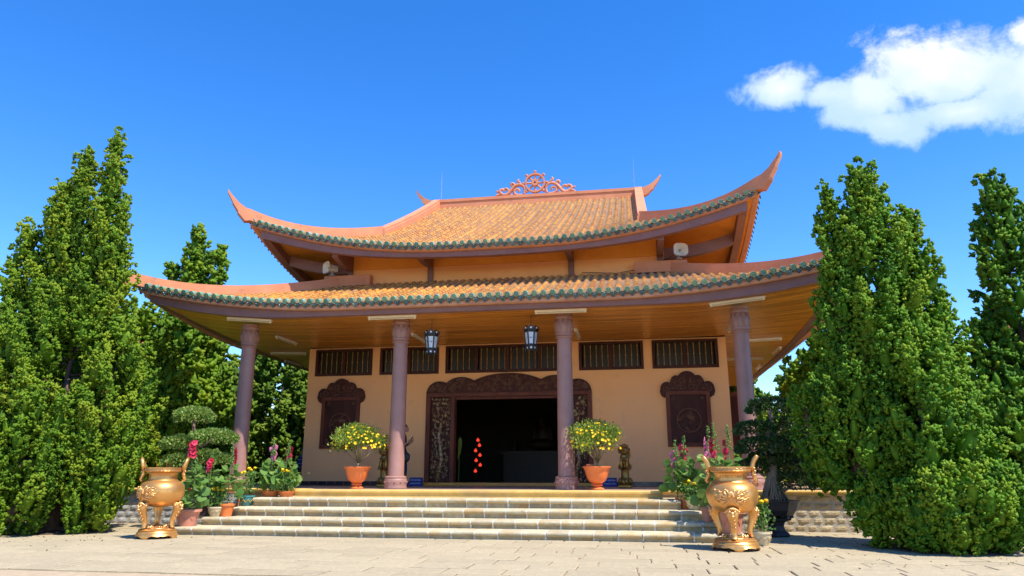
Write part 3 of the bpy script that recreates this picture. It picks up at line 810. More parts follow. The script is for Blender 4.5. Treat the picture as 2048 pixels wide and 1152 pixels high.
def pan_field(mb, f, lat0, lat1, dmax, axis, tl=0.20):
    """stepped pan tiles between two barrel rows"""
    d = 0.0; 
    while d < dmax - .02:
        d2 = min(d + tl, dmax)
        q = [f(lat0, d), f(lat1, d), f(lat1, d2), f(lat0, d2)]
        mid = f((lat0 + lat1) / 2, d); mid2 = f((lat0 + lat1) / 2, d2)
        u = 0.018; l = 0.0
        mb.add([(q[0][0], q[0][1], q[0][2] + u), (mid[0], mid[1], mid[2] + u - .018), (q[1][0], q[1][1], q[1][2] + u), (q[2][0], q[2][1], q[2][2] + l), (mid2[0], mid2[1], mid2[2] + l - .018), (q[3][0], q[3][1], q[3][2] + l),
                (q[0][0], q[0][1], q[0][2] - .02), (mid[0], mid[1], mid[2] - .03), (q[1][0], q[1][1], q[1][2] - .02)],
               [(0, 1, 4, 5), (1, 2, 3, 4), (6, 7, 1, 0), (7, 8, 2, 1)])
        d = d2

def cap_mesh():
    b = MB(); r = .068
    b.lathe([(r, -.15), (r, 0.0), (r * .96, .012), (r * .80, .012), (r * .74, .002), (r * .001, .002)], 14)
    b.mi = 1; b.lathe([(r * .74, .0025), (r * .70, .004), (r * .42, .006), (r * .40, .012), (r * .25, .014), (r * .22, .006), (.001, .006)], 12, cap=False)
    b.xform(Matrix.Rotation(R(90 + 14), 4, 'X'))
    return b.mesh('eave_cap', [M_cap, M_capd], 40)
CAPM = cap_mesh()
def drip_mesh():
    b = MB(); n = 12; out = []
    for k in range(n + 1):
        u = -1 + 2 * k / n; out.append((u * .078, .036 * u * u))
    for u, z in ((.074, -.01), (.066, -.045), (.042, -.078), (.02, -.095), (0, -.112), (-.02, -.095), (-.042, -.078), (-.066, -.045), (-.074, -.01)): out.append((u, z))
    b.prism(out, -.012, .012)
    b.tube([(-.05, -.014, -.01), (-.02, -.018, -.05), (0, -.018, -.085), (.02, -.018, -.05), (.05, -.014, -.01)], .007, 5)
    b.ball((0, -.014, -.02), .02, 7, 4, 1, .5, 1)
    b.xform(Matrix.Rotation(R(16), 4, 'X'))
    return b.mesh('drip_tile', M_drip, 40)
DRIPM = drip_mesh()

def roof_tier(name, F, SF, hw, hd, front_run, side_run, yc, yhalf, yfront, label):
    root = MB()
    # deck: thin slab under the tiles, all four slopes (drawn as grids)
    def grid(f, lat_e, inner, run, nl, nr, dz, flip=False):
        vs_, fs_ = [], []
        for i in range(nl + 1):
            for j in range(nr + 1):
                d = run * j / nr; le = lat_e(d)
                lat = le[0] + (le[1] - le[0]) * i / nl
                p = f(lat, d); vs_.append((p[0], p[1], p[2] + dz))
        for i in range(nl):
            for j in range(nr): fs_.append((i * (nr + 1) + j, (i + 1) * (nr + 1) + j, (i + 1) * (nr + 1) + j + 1, i * (nr + 1) + j + 1))
        root.add(vs_, fs_)
    return root, grid

def ridge_sweep(path, w, hs, name, parent, mt=M_ridge, dn=.1, taper=None, steps_=False, smooth=30):
    """rectangular ridge swept along path (points on the roof), hs: heights"""
    b = MB(); secs = []
    P_ = [Vector(p) for p in path]
    for i, p in enumerate(P_):
        t = P_[min(i + 1, len(P_) - 1)] - P_[max(i - 1, 0)]; t.z = 0; t.normalize()
        nrm = Vector((t.y, -t.x, 0)); h = hs[i] if hasattr(hs, '__len__') else hs
        ww = (w[i] if hasattr(w, '__len__') else w) / 2; dd = dn[i] if hasattr(dn, '__len__') else dn
        secs.append([p + nrm * ww + Vector((0, 0, -dd)), p + nrm * ww + Vector((0, 0, h * .72)), p + nrm * ww * .86 + Vector((0, 0, h * .74)), p + nrm * ww * .86 + Vector((0, 0, h)),
                     p - nrm * ww * .86 + Vector((0, 0, h)), p - nrm * ww * .86 + Vector((0, 0, h * .74)), p - nrm * ww + Vector((0, 0, h * .72)), p - nrm * ww + Vector((0, 0, -dd))])
    b.sections(secs)
    return b.build(name, mt, parent, smooth=smooth)

# ---------------- lower roof
deck = MB()
def grid(mb, f, lat_e, run, nl, nr, dz, d0=0.0):
    vs_, fs_ = [], []
    for i in range(nl + 1):
        for j in range(nr + 1):
            d = d0 + (run - d0) * j / nr; a, c = lat_e(d); lat = a + (c - a) * i / nl
            p = f(lat, d); vs_.append((p[0], p[1], p[2] + dz))
    for i in range(nl):
        for j in range(nr): fs_.append((i * (nr + 1) + j, (i + 1) * (nr + 1) + j, (i + 1) * (nr + 1) + j + 1, i * (nr + 1) + j + 1))
    mb.add(vs_, fs_)
def LB(x, d): p = LF(x, d); return (p[0], 13.0 - p[1], p[2])
def UBk(x, d): p = UF(x, d); return (p[0], 13.0 - p[1], p[2])
lo_lat = lambda d: (-(9.0 - 4.25 * d / 3.66), 9.0 - 4.25 * d / 3.66)
lo_slat = lambda d: (6.5 - (11.5 - 3.66 * d / 4.25), 6.5 + (11.5 - 3.66 * d / 4.25))
for f, le, run, nl, nr in ((LF, lo_lat, 3.66, 60, 8), (LB, lo_lat, 3.66, 40, 6), (LS(1), lo_slat, 4.25, 40, 8), (LS(-1), lo_slat, 4.25, 40, 8)):
    grid(deck, f, le, run, nl, nr, -.035); grid(deck, f, le, run, nl, nr, -.10)
low = deck.build('lower_roof', M_fascia, hall, fix=False)
up_lat = lambda d: (-(7.2 - min(d, 3.0)), 7.2 - min(d, 3.0))
up_slat = lambda d: (6.5 - (9.45 - d), 6.5 + (9.45 - d))
deck = MB()
for f, le, run, nl, nr in ((UF, up_lat, 9.45, 60, 24), (UBk, up_lat, 9.45, 40, 16), (US(1), up_slat, 3.0, 60, 8), (US(-1), up_slat, 3.0, 60, 8)):
    grid(deck, f, le, run, nl, nr, -.035)
upr = deck.build('upper_roof', M_fascia, hall, fix=False)
deck = MB()
for f, le, run, nl, nr in ((UF, up_lat, 2.6, 60, 10), (US(1), up_slat, 2.9, 60, 10), (US(-1), up_slat, 2.9, 60, 10)):
    grid(deck, f, le, run, nl, nr, -.15)
deck.build('soffit', M_ochre, upr, smooth=True, fix=False)

def tiles(F, xw, hip, maxrun, parent, ysgn):
    n = int(round(2 * xw / TS)); x0 = -n * TS / 2 + TS / 2
    pans = MB(); xs_ = [x0 + i * TS for i in range(n)]
    for x in xs_:
        run = min(maxrun, hip(x))
        if run > .10:
            b = MB(); barrel_row(b, F, x, run, 0); b.build('tile_row', M_tile, parent, smooth=40, fix=False)
        p = F(x, 0)
        link('eave_cap', CAPM, parent, (p[0], p[1] - .03, p[2] + .012), (random.uniform(-.05, .05), 0, random.uniform(-.04, .04)))
        xm = x + TS / 2
        run2 = min(maxrun, max(hip(x), hip(x + TS)))
        if run2 > .05 and abs(xm) < xw:
            pan_field(pans, F, x + .03, x + TS - .03, min(maxrun, hip(xm) + .02), 0)
        if abs(xm) < xw - .04:
            p = F(xm, 0)
            link('drip_tile', DRIPM, parent, (p[0], p[1] - .015, p[2] - .048), (random.uniform(-.08, .08), random.uniform(-.05, .05), random.uniform(-.06, .06)))
    o = pans.build('pan_tiles', M_pan, parent, fix=False); o['kind'] = 'stuff'
tiles(LF, 8.98, lambda x: 3.66 if abs(x) < 4.75 else (9.0 - abs(x)) * 3.66 / 4.25, 3.66, low, 1)
tiles(UF, 7.16, lambda x: 9.3 if abs(x) < 4.1 else (7.2 - abs(x)), 9.3, upr, 1)
# side slopes: seen only edge-on, one field of tiles each
def side_tiles(f, half, hip, maxrun, parent, sgn):
    b = MB(); caps = MB(); n = int(2 * half / TS)
    for i in range(n):
        y = 6.5 - half + (i + .5) * TS
        if y > 8.0: break
        run = min(maxrun, hip(y))
        if run > .1: barrel_row(b, f, y, run, 1, n=5)
        p = f(y, 0)
        caps.tube([(p[0] - sgn * .1, p[1], p[2] + .03), (p[0] + sgn * .04, p[1], p[2] + .005)], .066, 8)
        q = f(y + TS / 2, 0)
        zz = q[2] - .03
        caps.add([(q[0] + sgn * .02, q[1] - .075, zz), (q[0] + sgn * .02, q[1] + .075, zz), (q[0] + sgn * .05, q[1] + .05, zz - .08), (q[0] + sgn * .06, q[1], zz - .11), (q[0] + sgn * .05, q[1] - .05, zz - .08)], [(0, 1, 2, 3, 4)])
    o = b.build('side_tiles', M_tile, parent, smooth=40, fix=False); o['kind'] = 'stuff'
    o = caps.build('side_eave_tiles', M_drip, parent, smooth=40, fix=False); o['kind'] = 'stuff'
for s in (-1, 1):
    side_tiles(LS(s), 11.48, lambda y: 4.25 if abs(y - 6.5) < 7.84 else (11.5 - abs(y - 6.5)) * 4.25 / 3.66, 4.25, low, s)
    side_tiles(US(s), 9.43, lambda y: 3.0 if abs(y - 6.5) < 6.45 else (9.45 - abs(y - 6.5)), 2.95, upr, s)

# eave boards
def board(f, lats, yo0, yo1, za, zb, axis, parent, sgn=1):
    b = MB(); secs = []
    for l in lats:
        p = f(l, 0)
        if axis == 0: secs.append([(p[0], p[1] + yo0, p[2] + za), (p[0], p[1] + yo1, p[2] + za), (p[0], p[1] + yo1, p[2] + zb), (p[0], p[1] + yo0, p[2] + zb)])
        else: secs.append([(p[0] - sgn * yo0, p[1], p[2] + za), (p[0] - sgn * yo1, p[1], p[2] + za), (p[0] - sgn * yo1, p[1], p[2] + zb), (p[0] - sgn * yo0, p[1], p[2] + zb)])
    b.sections(secs); b.build('eave_board', M_fascia, parent, smooth=30)
board(LF, np.linspace(-8.95, 8.95, 61), .04, .22, -.175, -.04, 0, low)
board(UF, np.linspace(-7.15, 7.15, 61), .04, .16, -.165, -.04, 0, upr)
for s in (-1, 1):
    board(LS(s), np.linspace(-4.74, 17.9, 50), .04, .22, -.175, -.04, 1, low, s)
    board(US(s), np.linspace(-2.78, 15.8, 50), .04, .16, -.165, -.04, 1, upr, s)
# lower soffit strip between board and beam (closes the overhang), front and sides
b = MB(); lats = np.linspace(-8.9, 8.9, 61)
b.sections([[(x, -4.79, lo_front(x, .05) - .14), (x, -4.79, lo_front(x, .05) - .11), (x, -4.4, lo_front(x, .16) - .11), (x, -4.4, lo_front(x, .16) - .14)] for x in lats])
for s in (-1, 1):
    ys = np.linspace(-4.9, 17, 40)
    b.sections([[(s * 8.9, y_, lo_side(y_, .03) - .14), (s * 8.9, y_, lo_side(y_, .03) - .11), (s * 8.3, y_, lo_side(y_, .16) - .11), (s * 8.3, y_, lo_side(y_, .16) - .14)] for y_ in ys])
b.build('eave_soffit', M_ochre, low, smooth=30)

# ---------------- ridges and horns
def hip_path(F, corner_lat, inner_lat, run, n=14, rsc=1.0):
    pts = []
    for k in range(n + 1):
        t = 1 - k / n; d = run * t; lat = corner_lat + (inner_lat - corner_lat) * t
        pts.append(F(lat, d))
    return pts
for s in (-1, 1):
    # lower hip ridge with its upturned tip
    p = hip_path(LF, s * 9.0, s * 4.75, 3.66, 16)
    c = p[-1]; tip = [(c[0] + s * .22, c[1] - .17, c[2] + .05), (c[0] + s * .45, c[1] - .34, c[2] + .16), (c[0] + s * .66, c[1] - .50, c[2] + .34), (c[0] + s * .82, c[1] - .62, c[2] + .56)]
    hs = [.27] * len(p) + [.25, .22, .18, .13]; ws = [.26] * len(p) + [.24, .21, .17, .13]; dn = [.05] * len(p) + [.08, .07, .05, .02]
    ridge_sweep(p + tip, ws, hs, 'hip_ridge', low, dn=dn)
    pb = hip_path(LB, s * 9.0, s * 4.75, 3.66, 12); ridge_sweep(pb, .26, .34, 'hip_ridge', low)
    # upper hip ridge
    p = hip_path(UF, s * 7.2, s * 4.2, 3.0, 16)
    c = p[-1]
    tip = [(c[0] + s * .10, c[1] - .08, c[2] + .03), (c[0] + s * .10, c[1] - .08, c[2] + .03), (c[0] + s * .27, c[1] - .20, c[2] + .22), (c[0] + s * .275, c[1] - .204, c[2] + .245), (c[0] + s * .40, c[1] - .30, c[2] + .46), (c[0] + s * .405, c[1] - .304, c[2] + .485), (c[0] + s * .53, c[1] - .38, c[2] + .74)]
    hs = [.29] * (len(p) - 1) + [.29, .29, .29, .24, .215, .17, .145, .09]
    dn = [.04] * (len(p) - 1) + [.06, .12, .12, .08, .05, .04, .02, .02]
    ws = [.30] * (len(p) - 1) + [.28, .25, .25, .21, .21, .18, .18, .15]
    ridge_sweep(p + tip, ws, hs, 'hip_ridge', upr, dn=dn)
    pb = hip_path(UBk, s * 7.2, s * 4.2, 3.0, 12); ridge_sweep(pb, .28, .32, 'hip_ridge', upr)
    # descending ridges on the gable line
    for back in (0, 1):
        pts = []
        for k in range(19):
            d = 9.45 - (9.45 - 2.85) * k / 18; q = (UBk if back else UF)(0.0, d); pts.append((s * 4.22, q[1], q[2]))
        ridge_sweep(pts, .34, [.40 - .10 * k / 18 for k in range(19)], 'descending_ridge', upr)
    # gable wall with barge
    b = MB(); zg = z0_up(3.0)
    b.add([(s * 4.18, .1, zg), (s * 4.18, 12.9, zg), (s * 4.18, 6.5, 12.0)], [(0, 1, 2)]); b.build('gable', M_wall, upr, fix=False)
    # end horn of the main ridge
    b = MB(); secs = []
    for x, za, zb, ww in ((4.25, 12.02, 12.38, .14), (4.48, 12.08, 12.44, .13), (4.66, 12.17, 12.52, .12), (4.67, 12.22, 12.52, .12), (4.84, 12.36, 12.64, .11), (4.85, 12.41, 12.65, .11), (5.0, 12.60, 12.80, .09), (5.14, 12.88, 12.98, .06)):
        secs.append([(s * x, 6.5 - ww, za), (s * x, 6.5 + ww, za), (s * x, 6.5 + ww, zb), (s * x, 6.5 - ww, zb)])
    b.sections(secs); b.build('ridge_horn', M_ridge, upr)
b = MB(); b.box(-4.2, 4.2, 6.36, 6.64, 11.85, 12.30); b.box(-4.22, 4.22, 6.33, 6.67, 12.30, 12.42); b.build('main_ridge', M_ridge, upr)
# foot of the upper wall over the lower hip ends
for s in (-1, 1):
    b = MB(); b.box(*sorted((s * 3.9, s * 5.35)), -1.62, -1.36, 6.66, 6.98); b.build('wall_flashing', M_ridge, low)

# ---------------- upper wall and beams
UY = -1.34; UX = 4.72
b = MB(); b.box(-UX, UX, UY, UY + .2, 6.4, 7.2); uw = b.build('upper_wall', M_wall, hall)
b = MB(); b.box(-UX - .02, UX + .02, UY - .035, UY + .2, 7.203, 8.05); b.build('upper_wall_band', M_ochre, uw)  # raised band; its deeper orange stands in for eave shade and reflected light
for s in (-1, 1):
    b = MB(); b.box(*sorted((s * UX, s * (UX - .2))), UY + .203, 14.3, 6.4, 8.05); b.build('upper_wall', M_wall, hall)
def ub_bot(d): return float(np.interp(d, [0, .7, 1.8, 2.8, 4.0, 5.4, 6.9, 30], [7.93, 7.70, 7.43, 7.24, 7.12, 7.05, 7.03, 7.03]))
def ub_top(d): return float(np.interp(d, [0, 1.3, 2.4, 3.9, 5.4, 6.9, 30], [8.20, 7.80, 7.57, 7.40, 7.31, 7.29, 7.29]))
def smooth_fn(fn):
    return lambda d: sum(fn(max(0, d + k * .15)) for k in (-2, -1, 0, 1, 2)) / 5
ubb, ubt = smooth_fn(ub_bot), smooth_fn(ub_top)
b = MB(); b.sections([[(x, -2.80, ubb(6.88 - abs(x))), (x, -2.60, ubb(6.88 - abs(x))), (x, -2.60, ubt(6.88 - abs(x))), (x, -2.80, ubt(6.88 - abs(x)))] for x in np.linspace(-6.88, 6.88, 61)])
b.build('upper_beam', M_purple, hall, smooth=30)
for s in (-1, 1):
    b = MB()
    def dd(y): return min(y + 2.8, 15.8 - y)
    b.sections([[(s * 6.88, y, ubb(dd(y))), (s * 6.68, y, ubb(dd(y))), (s * 6.68, y, ubt(dd(y))), (s * 6.88, y, ubt(dd(y)))] for y in np.linspace(-2.596, 15.6, 60)])
    b.build('upper_beam', M_purple, hall, smooth=30)
    for yb, th in ((UY + .02, .2), (3.0, .2), (7.0, .2)):      # outriggers from the wall to the side beam
        b = MB(); secs = []
        for k in range(9):
            t = k / 8; x = UX + (6.675 - UX) * t; lift = .36 * t * t if yb < 0 else .1 * t * t
            secs.append([(s * x, yb, 7.12 + lift), (s * x, yb + th, 7.12 + lift), (s * x, yb + th, 7.44 + lift), (s * x, yb, 7.44 + lift)])
        b.sections(secs); b.build('outrigger', M_purple, hall, smooth=30)
# brackets from the posts forward to the front beam
for x in (-4.62, -2.101, 2.101, 4.62):
    b = MB(); ww = .085
    b.box(x - ww, x + ww, UY - .07, UY - .036, 6.5, 7.25); 
    dz = .0 if abs(x) < 3 else .16
    b.sections([[(x - ww, yv, za), (x + ww, yv, za), (x + ww, yv, zb), (x - ww, yv, zb)] for yv, za, zb in ((UY - .036, 7.17, 7.62), (-1.75, 7.12, 7.55), (-2.2, 7.10 + dz * .5, 7.45), (-2.598, 7.11 + dz, 7.28 + dz))])
    b.build('bracket', M_purple, hall)

# ---------------- wheel of the law on the ridge
wheel = empty('roof_ornament', (0, 6.5, 12.42)); wheel.parent = hall
def part_of(par, name, mb, mt, smooth=40): return mb.build(name, mt, par, smooth=smooth)
ZC = .54
b = MB(); n = 40
b.sections([[(math.cos(a) * r_, y_, ZC + math.sin(a) * r_) for r_, y_ in ((.36, -.07), (.43, -.07), (.43, .07), (.36, .07))] for a in np.linspace(0, 2 * math.pi, n + 1)], False)
part_of(wheel, 'wheel_rim', b, M_ridge)
b = MB(); b.sections([[(math.cos(a) * r_, y_, ZC + math.sin(a) * r_) for r_, y_ in ((.045, -.09), (.145, -.09), (.145, .09), (.045, .09))] for a in np.linspace(0, 2 * math.pi, 25)], False)
part_of(wheel, 'hub', b, M_ridge)
for k in range(8):
    a = k * math.pi / 4; b = MB(); c_, s_ = math.cos(a), math.sin(a)
    b.tube([(c_ * .13, 0, ZC + s_ * .13), (c_ * .38, 0, ZC + s_ * .38)], .042, 6); part_of(wheel, 'spoke', b, M_ridge)
    b = MB(); b.tube([(c_ * .42, 0, ZC + s_ * .42), (c_ * .47, 0, ZC + s_ * .47), (c_ * .515, 0, ZC + s_ * .515), (c_ * .55, 0, ZC + s_ * .55)], [.05, .045, .072, .05], 8); part_of(wheel, 'knob', b, M_ridge)
for s in (-1, 1):
    def sc(pts, rad, nm='scroll'):
        b = MB(); 
        # Catmull-like smoothing
        P_ = [Vector((s * x, 0, z)) for x, z in pts]; out = []
        for i in range(len(P_) - 1):
            p0, p1, p2, p3 = P_[max(i - 1, 0)], P_[i], P_[i + 1], P_[min(i + 2, len(P_) - 1)]
            for t in (0, .33, .66): out.append(.5 * ((2 * p1) + (p2 - p0) * t + (2 * p0 - 5 * p1 + 4 * p2 - p3) * t * t + (3 * p1 - p0 - 3 * p2 + p3) * t ** 3))
        out.append(P_[-1]); nn_ = len(out)
        b.tube(out, [rad * (.55 + .45 * math.sin(math.pi * (.15 + .75 * i / (nn_ - 1)))) for i in range(nn_)], 7, flat=1.3); part_of(wheel, nm, b, M_ridge, True)
    sc([(.50, .06), (.44, .22), (.50, .42), (.68, .50), (.88, .44), (1.02, .28), (1.16, .12), (1.32, .08), (1.48, .18), (1.50, .30), (1.38, .35), (1.30, .26)], .062)
    sc([(.56, .05), (.72, .04), (.86, .10), (.90, .22), (.80, .32), (.68, .28), (.70, .18)], .05)
    sc([(.62, .50), (.66, .60), (.74, .66), (.70, .76)], .045, 'leaf'); sc([(.86, .48), (.94, .58), (1.02, .54), (.98, .46)], .05, 'leaf')
    sc([(1.12, .22), (1.18, .34), (1.28, .36), (1.26, .28)], .045, 'leaf'); sc([(1.46, .12), (1.58, .10), (1.68, .04)], .045, 'leaf'); sc([(1.50, .26), (1.60, .24), (1.66, .30)], .035, 'leaf')
    sc([(.98, .10), (1.06, .02), (1.14, .0)], .045, 'leaf')
for x, h in ((-4.04, 1.42), (4.07, 1.46)):
    b = MB(); b.tube([(x, 6.5, 12.40), (x, 6.5, 12.40 + h * .6), (x + .004, 6.5, 12.40 + h)], [.016, .012, .004], 6); b.build('lightning_rod', M_steel, hall)
# ================================================================== FOLIAGE TOOLS
def np_mesh(name, V, F, mats, tint=None, smooth=False):
    """V (n,3) float, F (m,3|4) int"""
    me = bpy.data.meshes.new(name); V = np.ascontiguousarray(V, dtype=np.float32); F = np.ascontiguousarray(F, dtype=np.int32)
    k = F.shape[1]
    me.vertices.add(len(V)); me.vertices.foreach_set('co', V.ravel())
    me.loops.add(F.size); me.loops.foreach_set('vertex_index', F.ravel())
    me.polygons.add(len(F)); me.polygons.foreach_set('loop_start', np.arange(0, F.size, k, dtype=np.int32))
    if smooth: me.polygons.foreach_set('use_smooth', np.ones(len(F), dtype=bool))
    if tint is not None:
        a = me.attributes.new('tint', 'FLOAT', 'POINT'); a.data.foreach_set('value', np.ascontiguousarray(tint, dtype=np.float32))
    for m in (mats if isinstance(mats, (list, tuple)) else [mats]): me.materials.append(m)
    me.update(calc_edges=True)
    return me
def frames(D, roll):
    """rotation matrices whose z column is D (n,3)"""
    D = D / (np.linalg.norm(D, axis=1, keepdims=True) + 1e-9)
    ref = np.where(np.abs(D[:, 2:3]) < .9, np.array([[0, 0, 1.0]]), np.array([[1.0, 0, 0]]))
    X = np.cross(ref, D); X /= np.linalg.norm(X, axis=1, keepdims=True) + 1e-9
    Y = np.cross(D, X); c, s = np.cos(roll)[:, None], np.sin(roll)[:, None]
    X2 = X * c + Y * s; Y2 = Y * c - X * s
    return np.stack([X2, Y2, D], axis=2)
def scatter(tv, tf, P, D, S, g, tint, jitter=0.0):
    """stamp template (tv,tf) at P along D with sizes S (n,) or (n,3)"""
    n = len(P); Rm = frames(D, g.uniform(0, 6.28, n)); S = np.asarray(S)
    if S.ndim == 1: S = S[:, None]
    T = tv[None] * S[:, None, :] if S.shape[1] == 3 else tv[None] * S[:, None, :]
    if jitter: T = T + g.normal(0, jitter, T.shape) * S[:, None, :1]
    V = np.einsum('nij,nkj->nki', Rm, T) + P[:, None, :]
    F = tf[None] + (np.arange(n) * len(tv))[:, None, None]
    return V.reshape(-1, 3), F.reshape(-1, tf.shape[1]), np.repeat(tint, len(tv))
# a rounded sprig: lumpy spindle of 12 triangles (pointed tip, five-sided belly)
def _sprig(k=4):
    v = [(0, 0, -.55)] + [(math.cos(2 * math.pi * i / k) * .5, math.sin(2 * math.pi * i / k) * .5, .05) for i in range(k)] + [(0, 0, .75)]
    f = []
    for i in range(k):
        a, b2 = 1 + i, 1 + (i + 1) % k
        f += [(0, b2, a), (k + 1, a, b2)]
    return np.array(v), np.array(f)
SPV, SPF = _sprig(4)
# flat leaf: two triangles folded along the midrib
LFV = np.array([(0, 0, 0), (.32, .06, .45), (0, 0, 1.0), (-.32, .06, .45)]); LFF = np.array([(0, 1, 2), (0, 2, 3)])
# round lobed leaf (hollyhock): fan of 7
_a = np.linspace(-2.5, 2.5, 8)
RLV = np.array([(0, 0, 0)] + [(math.sin(t) * (.5 + .07 * (i % 2)), .10 * abs(math.sin(t * 1.3)), .42 + math.cos(t) * (.5 + .07 * (i % 2))) for i, t in enumerate(_a)])
RLF = np.array([(0, i, i + 1) for i in range(1, 8)])
# open five-petal flower
_f = []; _ff = []
for i in range(10):
    t = 2 * math.pi * i / 10; r_ = .5 if i % 2 == 0 else .40; _f.append((math.cos(t) * r_, math.sin(t) * r_, .18 + .05 * (i % 2)))
FLV = np.array([(0, 0, 0)] + _f); FLF = np.array([(0, 1 + i, 1 + (i + 1) % 10) for i in range(10)])
# pom-pom (marigold): icosahedron
def _ico():
    bm = bmesh.new(); bmesh.ops.create_icosphere(bm, subdivisions=1, radius=.5)
    v = np.array([tuple(q.co) for q in bm.verts]); f = np.array([[q.index for q in p.verts] for p in bm.faces]); bm.free(); return v, f
ICV, ICF = _ico()
def leafobj(name, parts, mt, parent, smooth=False):
    V, F, T, off = [], [], [], 0
    for v, f, t in parts: V.append(v); F.append(f + off); T.append(t); off += len(v)
    return link(name, np_mesh(name, np.concatenate(V), np.concatenate(F), mt, np.concatenate(T), smooth), parent)

def fuse(name, balls, mt, parent=None, voxel=.02, smooth_it=4, loc=None, tubes=()):
    """sculpt: many ellipsoids and tubes fused into one continuous surface"""
    b = MB()
    for bl in balls:
        c, r = bl[0], bl[1]; st = len(b.v); b.ball((0, 0, 0), 1.0, 12, 8, r[0], r[1], r[2])
        m = Matrix.Translation(c) @ (Matrix.Rotation(bl[2], 4, bl[3]) if len(bl) > 2 else Matrix.Identity(4)); b.xform(m, st)
    for pts, rad in tubes: b.tube(pts, rad, 10)
    me = b.mesh(name + '_raw', None, fix=True); o = bpy.data.objects.new(name + '_tmp', me); COL.objects.link(o)
    md = o.modifiers.new('r', 'REMESH'); md.mode = 'VOXEL'; md.voxel_size = voxel
    if smooth_it:
        sm = o.modifiers.new('s', 'SMOOTH'); sm.iterations = smooth_it; sm.factor = .5
    dg = bpy.context.evaluated_depsgraph_get(); me2 = bpy.data.meshes.new_from_object(o.evaluated_get(dg)); me2.name = name
    bpy.data.objects.remove(o); bpy.data.meshes.remove(me)
    me2.polygons.foreach_set('use_smooth', [True] * len(me2.polygons)); me2.materials.clear()
    for m in (mt if isinstance(mt, (list, tuple)) else [mt]): me2.materials.append(m)
    return link(name, me2, parent, loc)

def text_mesh(s, size, mt, extrude=.002, align='CENTER'):
    cu = bpy.data.curves.new('lettering', 'FONT'); cu.body = s; cu.size = size; cu.extrude = extrude; cu.align_x = align; cu.align_y = 'CENTER'
    o = bpy.data.objects.new('tmp_text', cu); COL.objects.link(o); dg = bpy.context.evaluated_depsgraph_get()
    me = bpy.data.meshes.new_from_object(o.evaluated_get(dg)); bpy.data.objects.remove(o); bpy.data.curves.remove(cu)
    me.materials.clear(); me.materials.append(mt); me.name = 'lettering'; return me

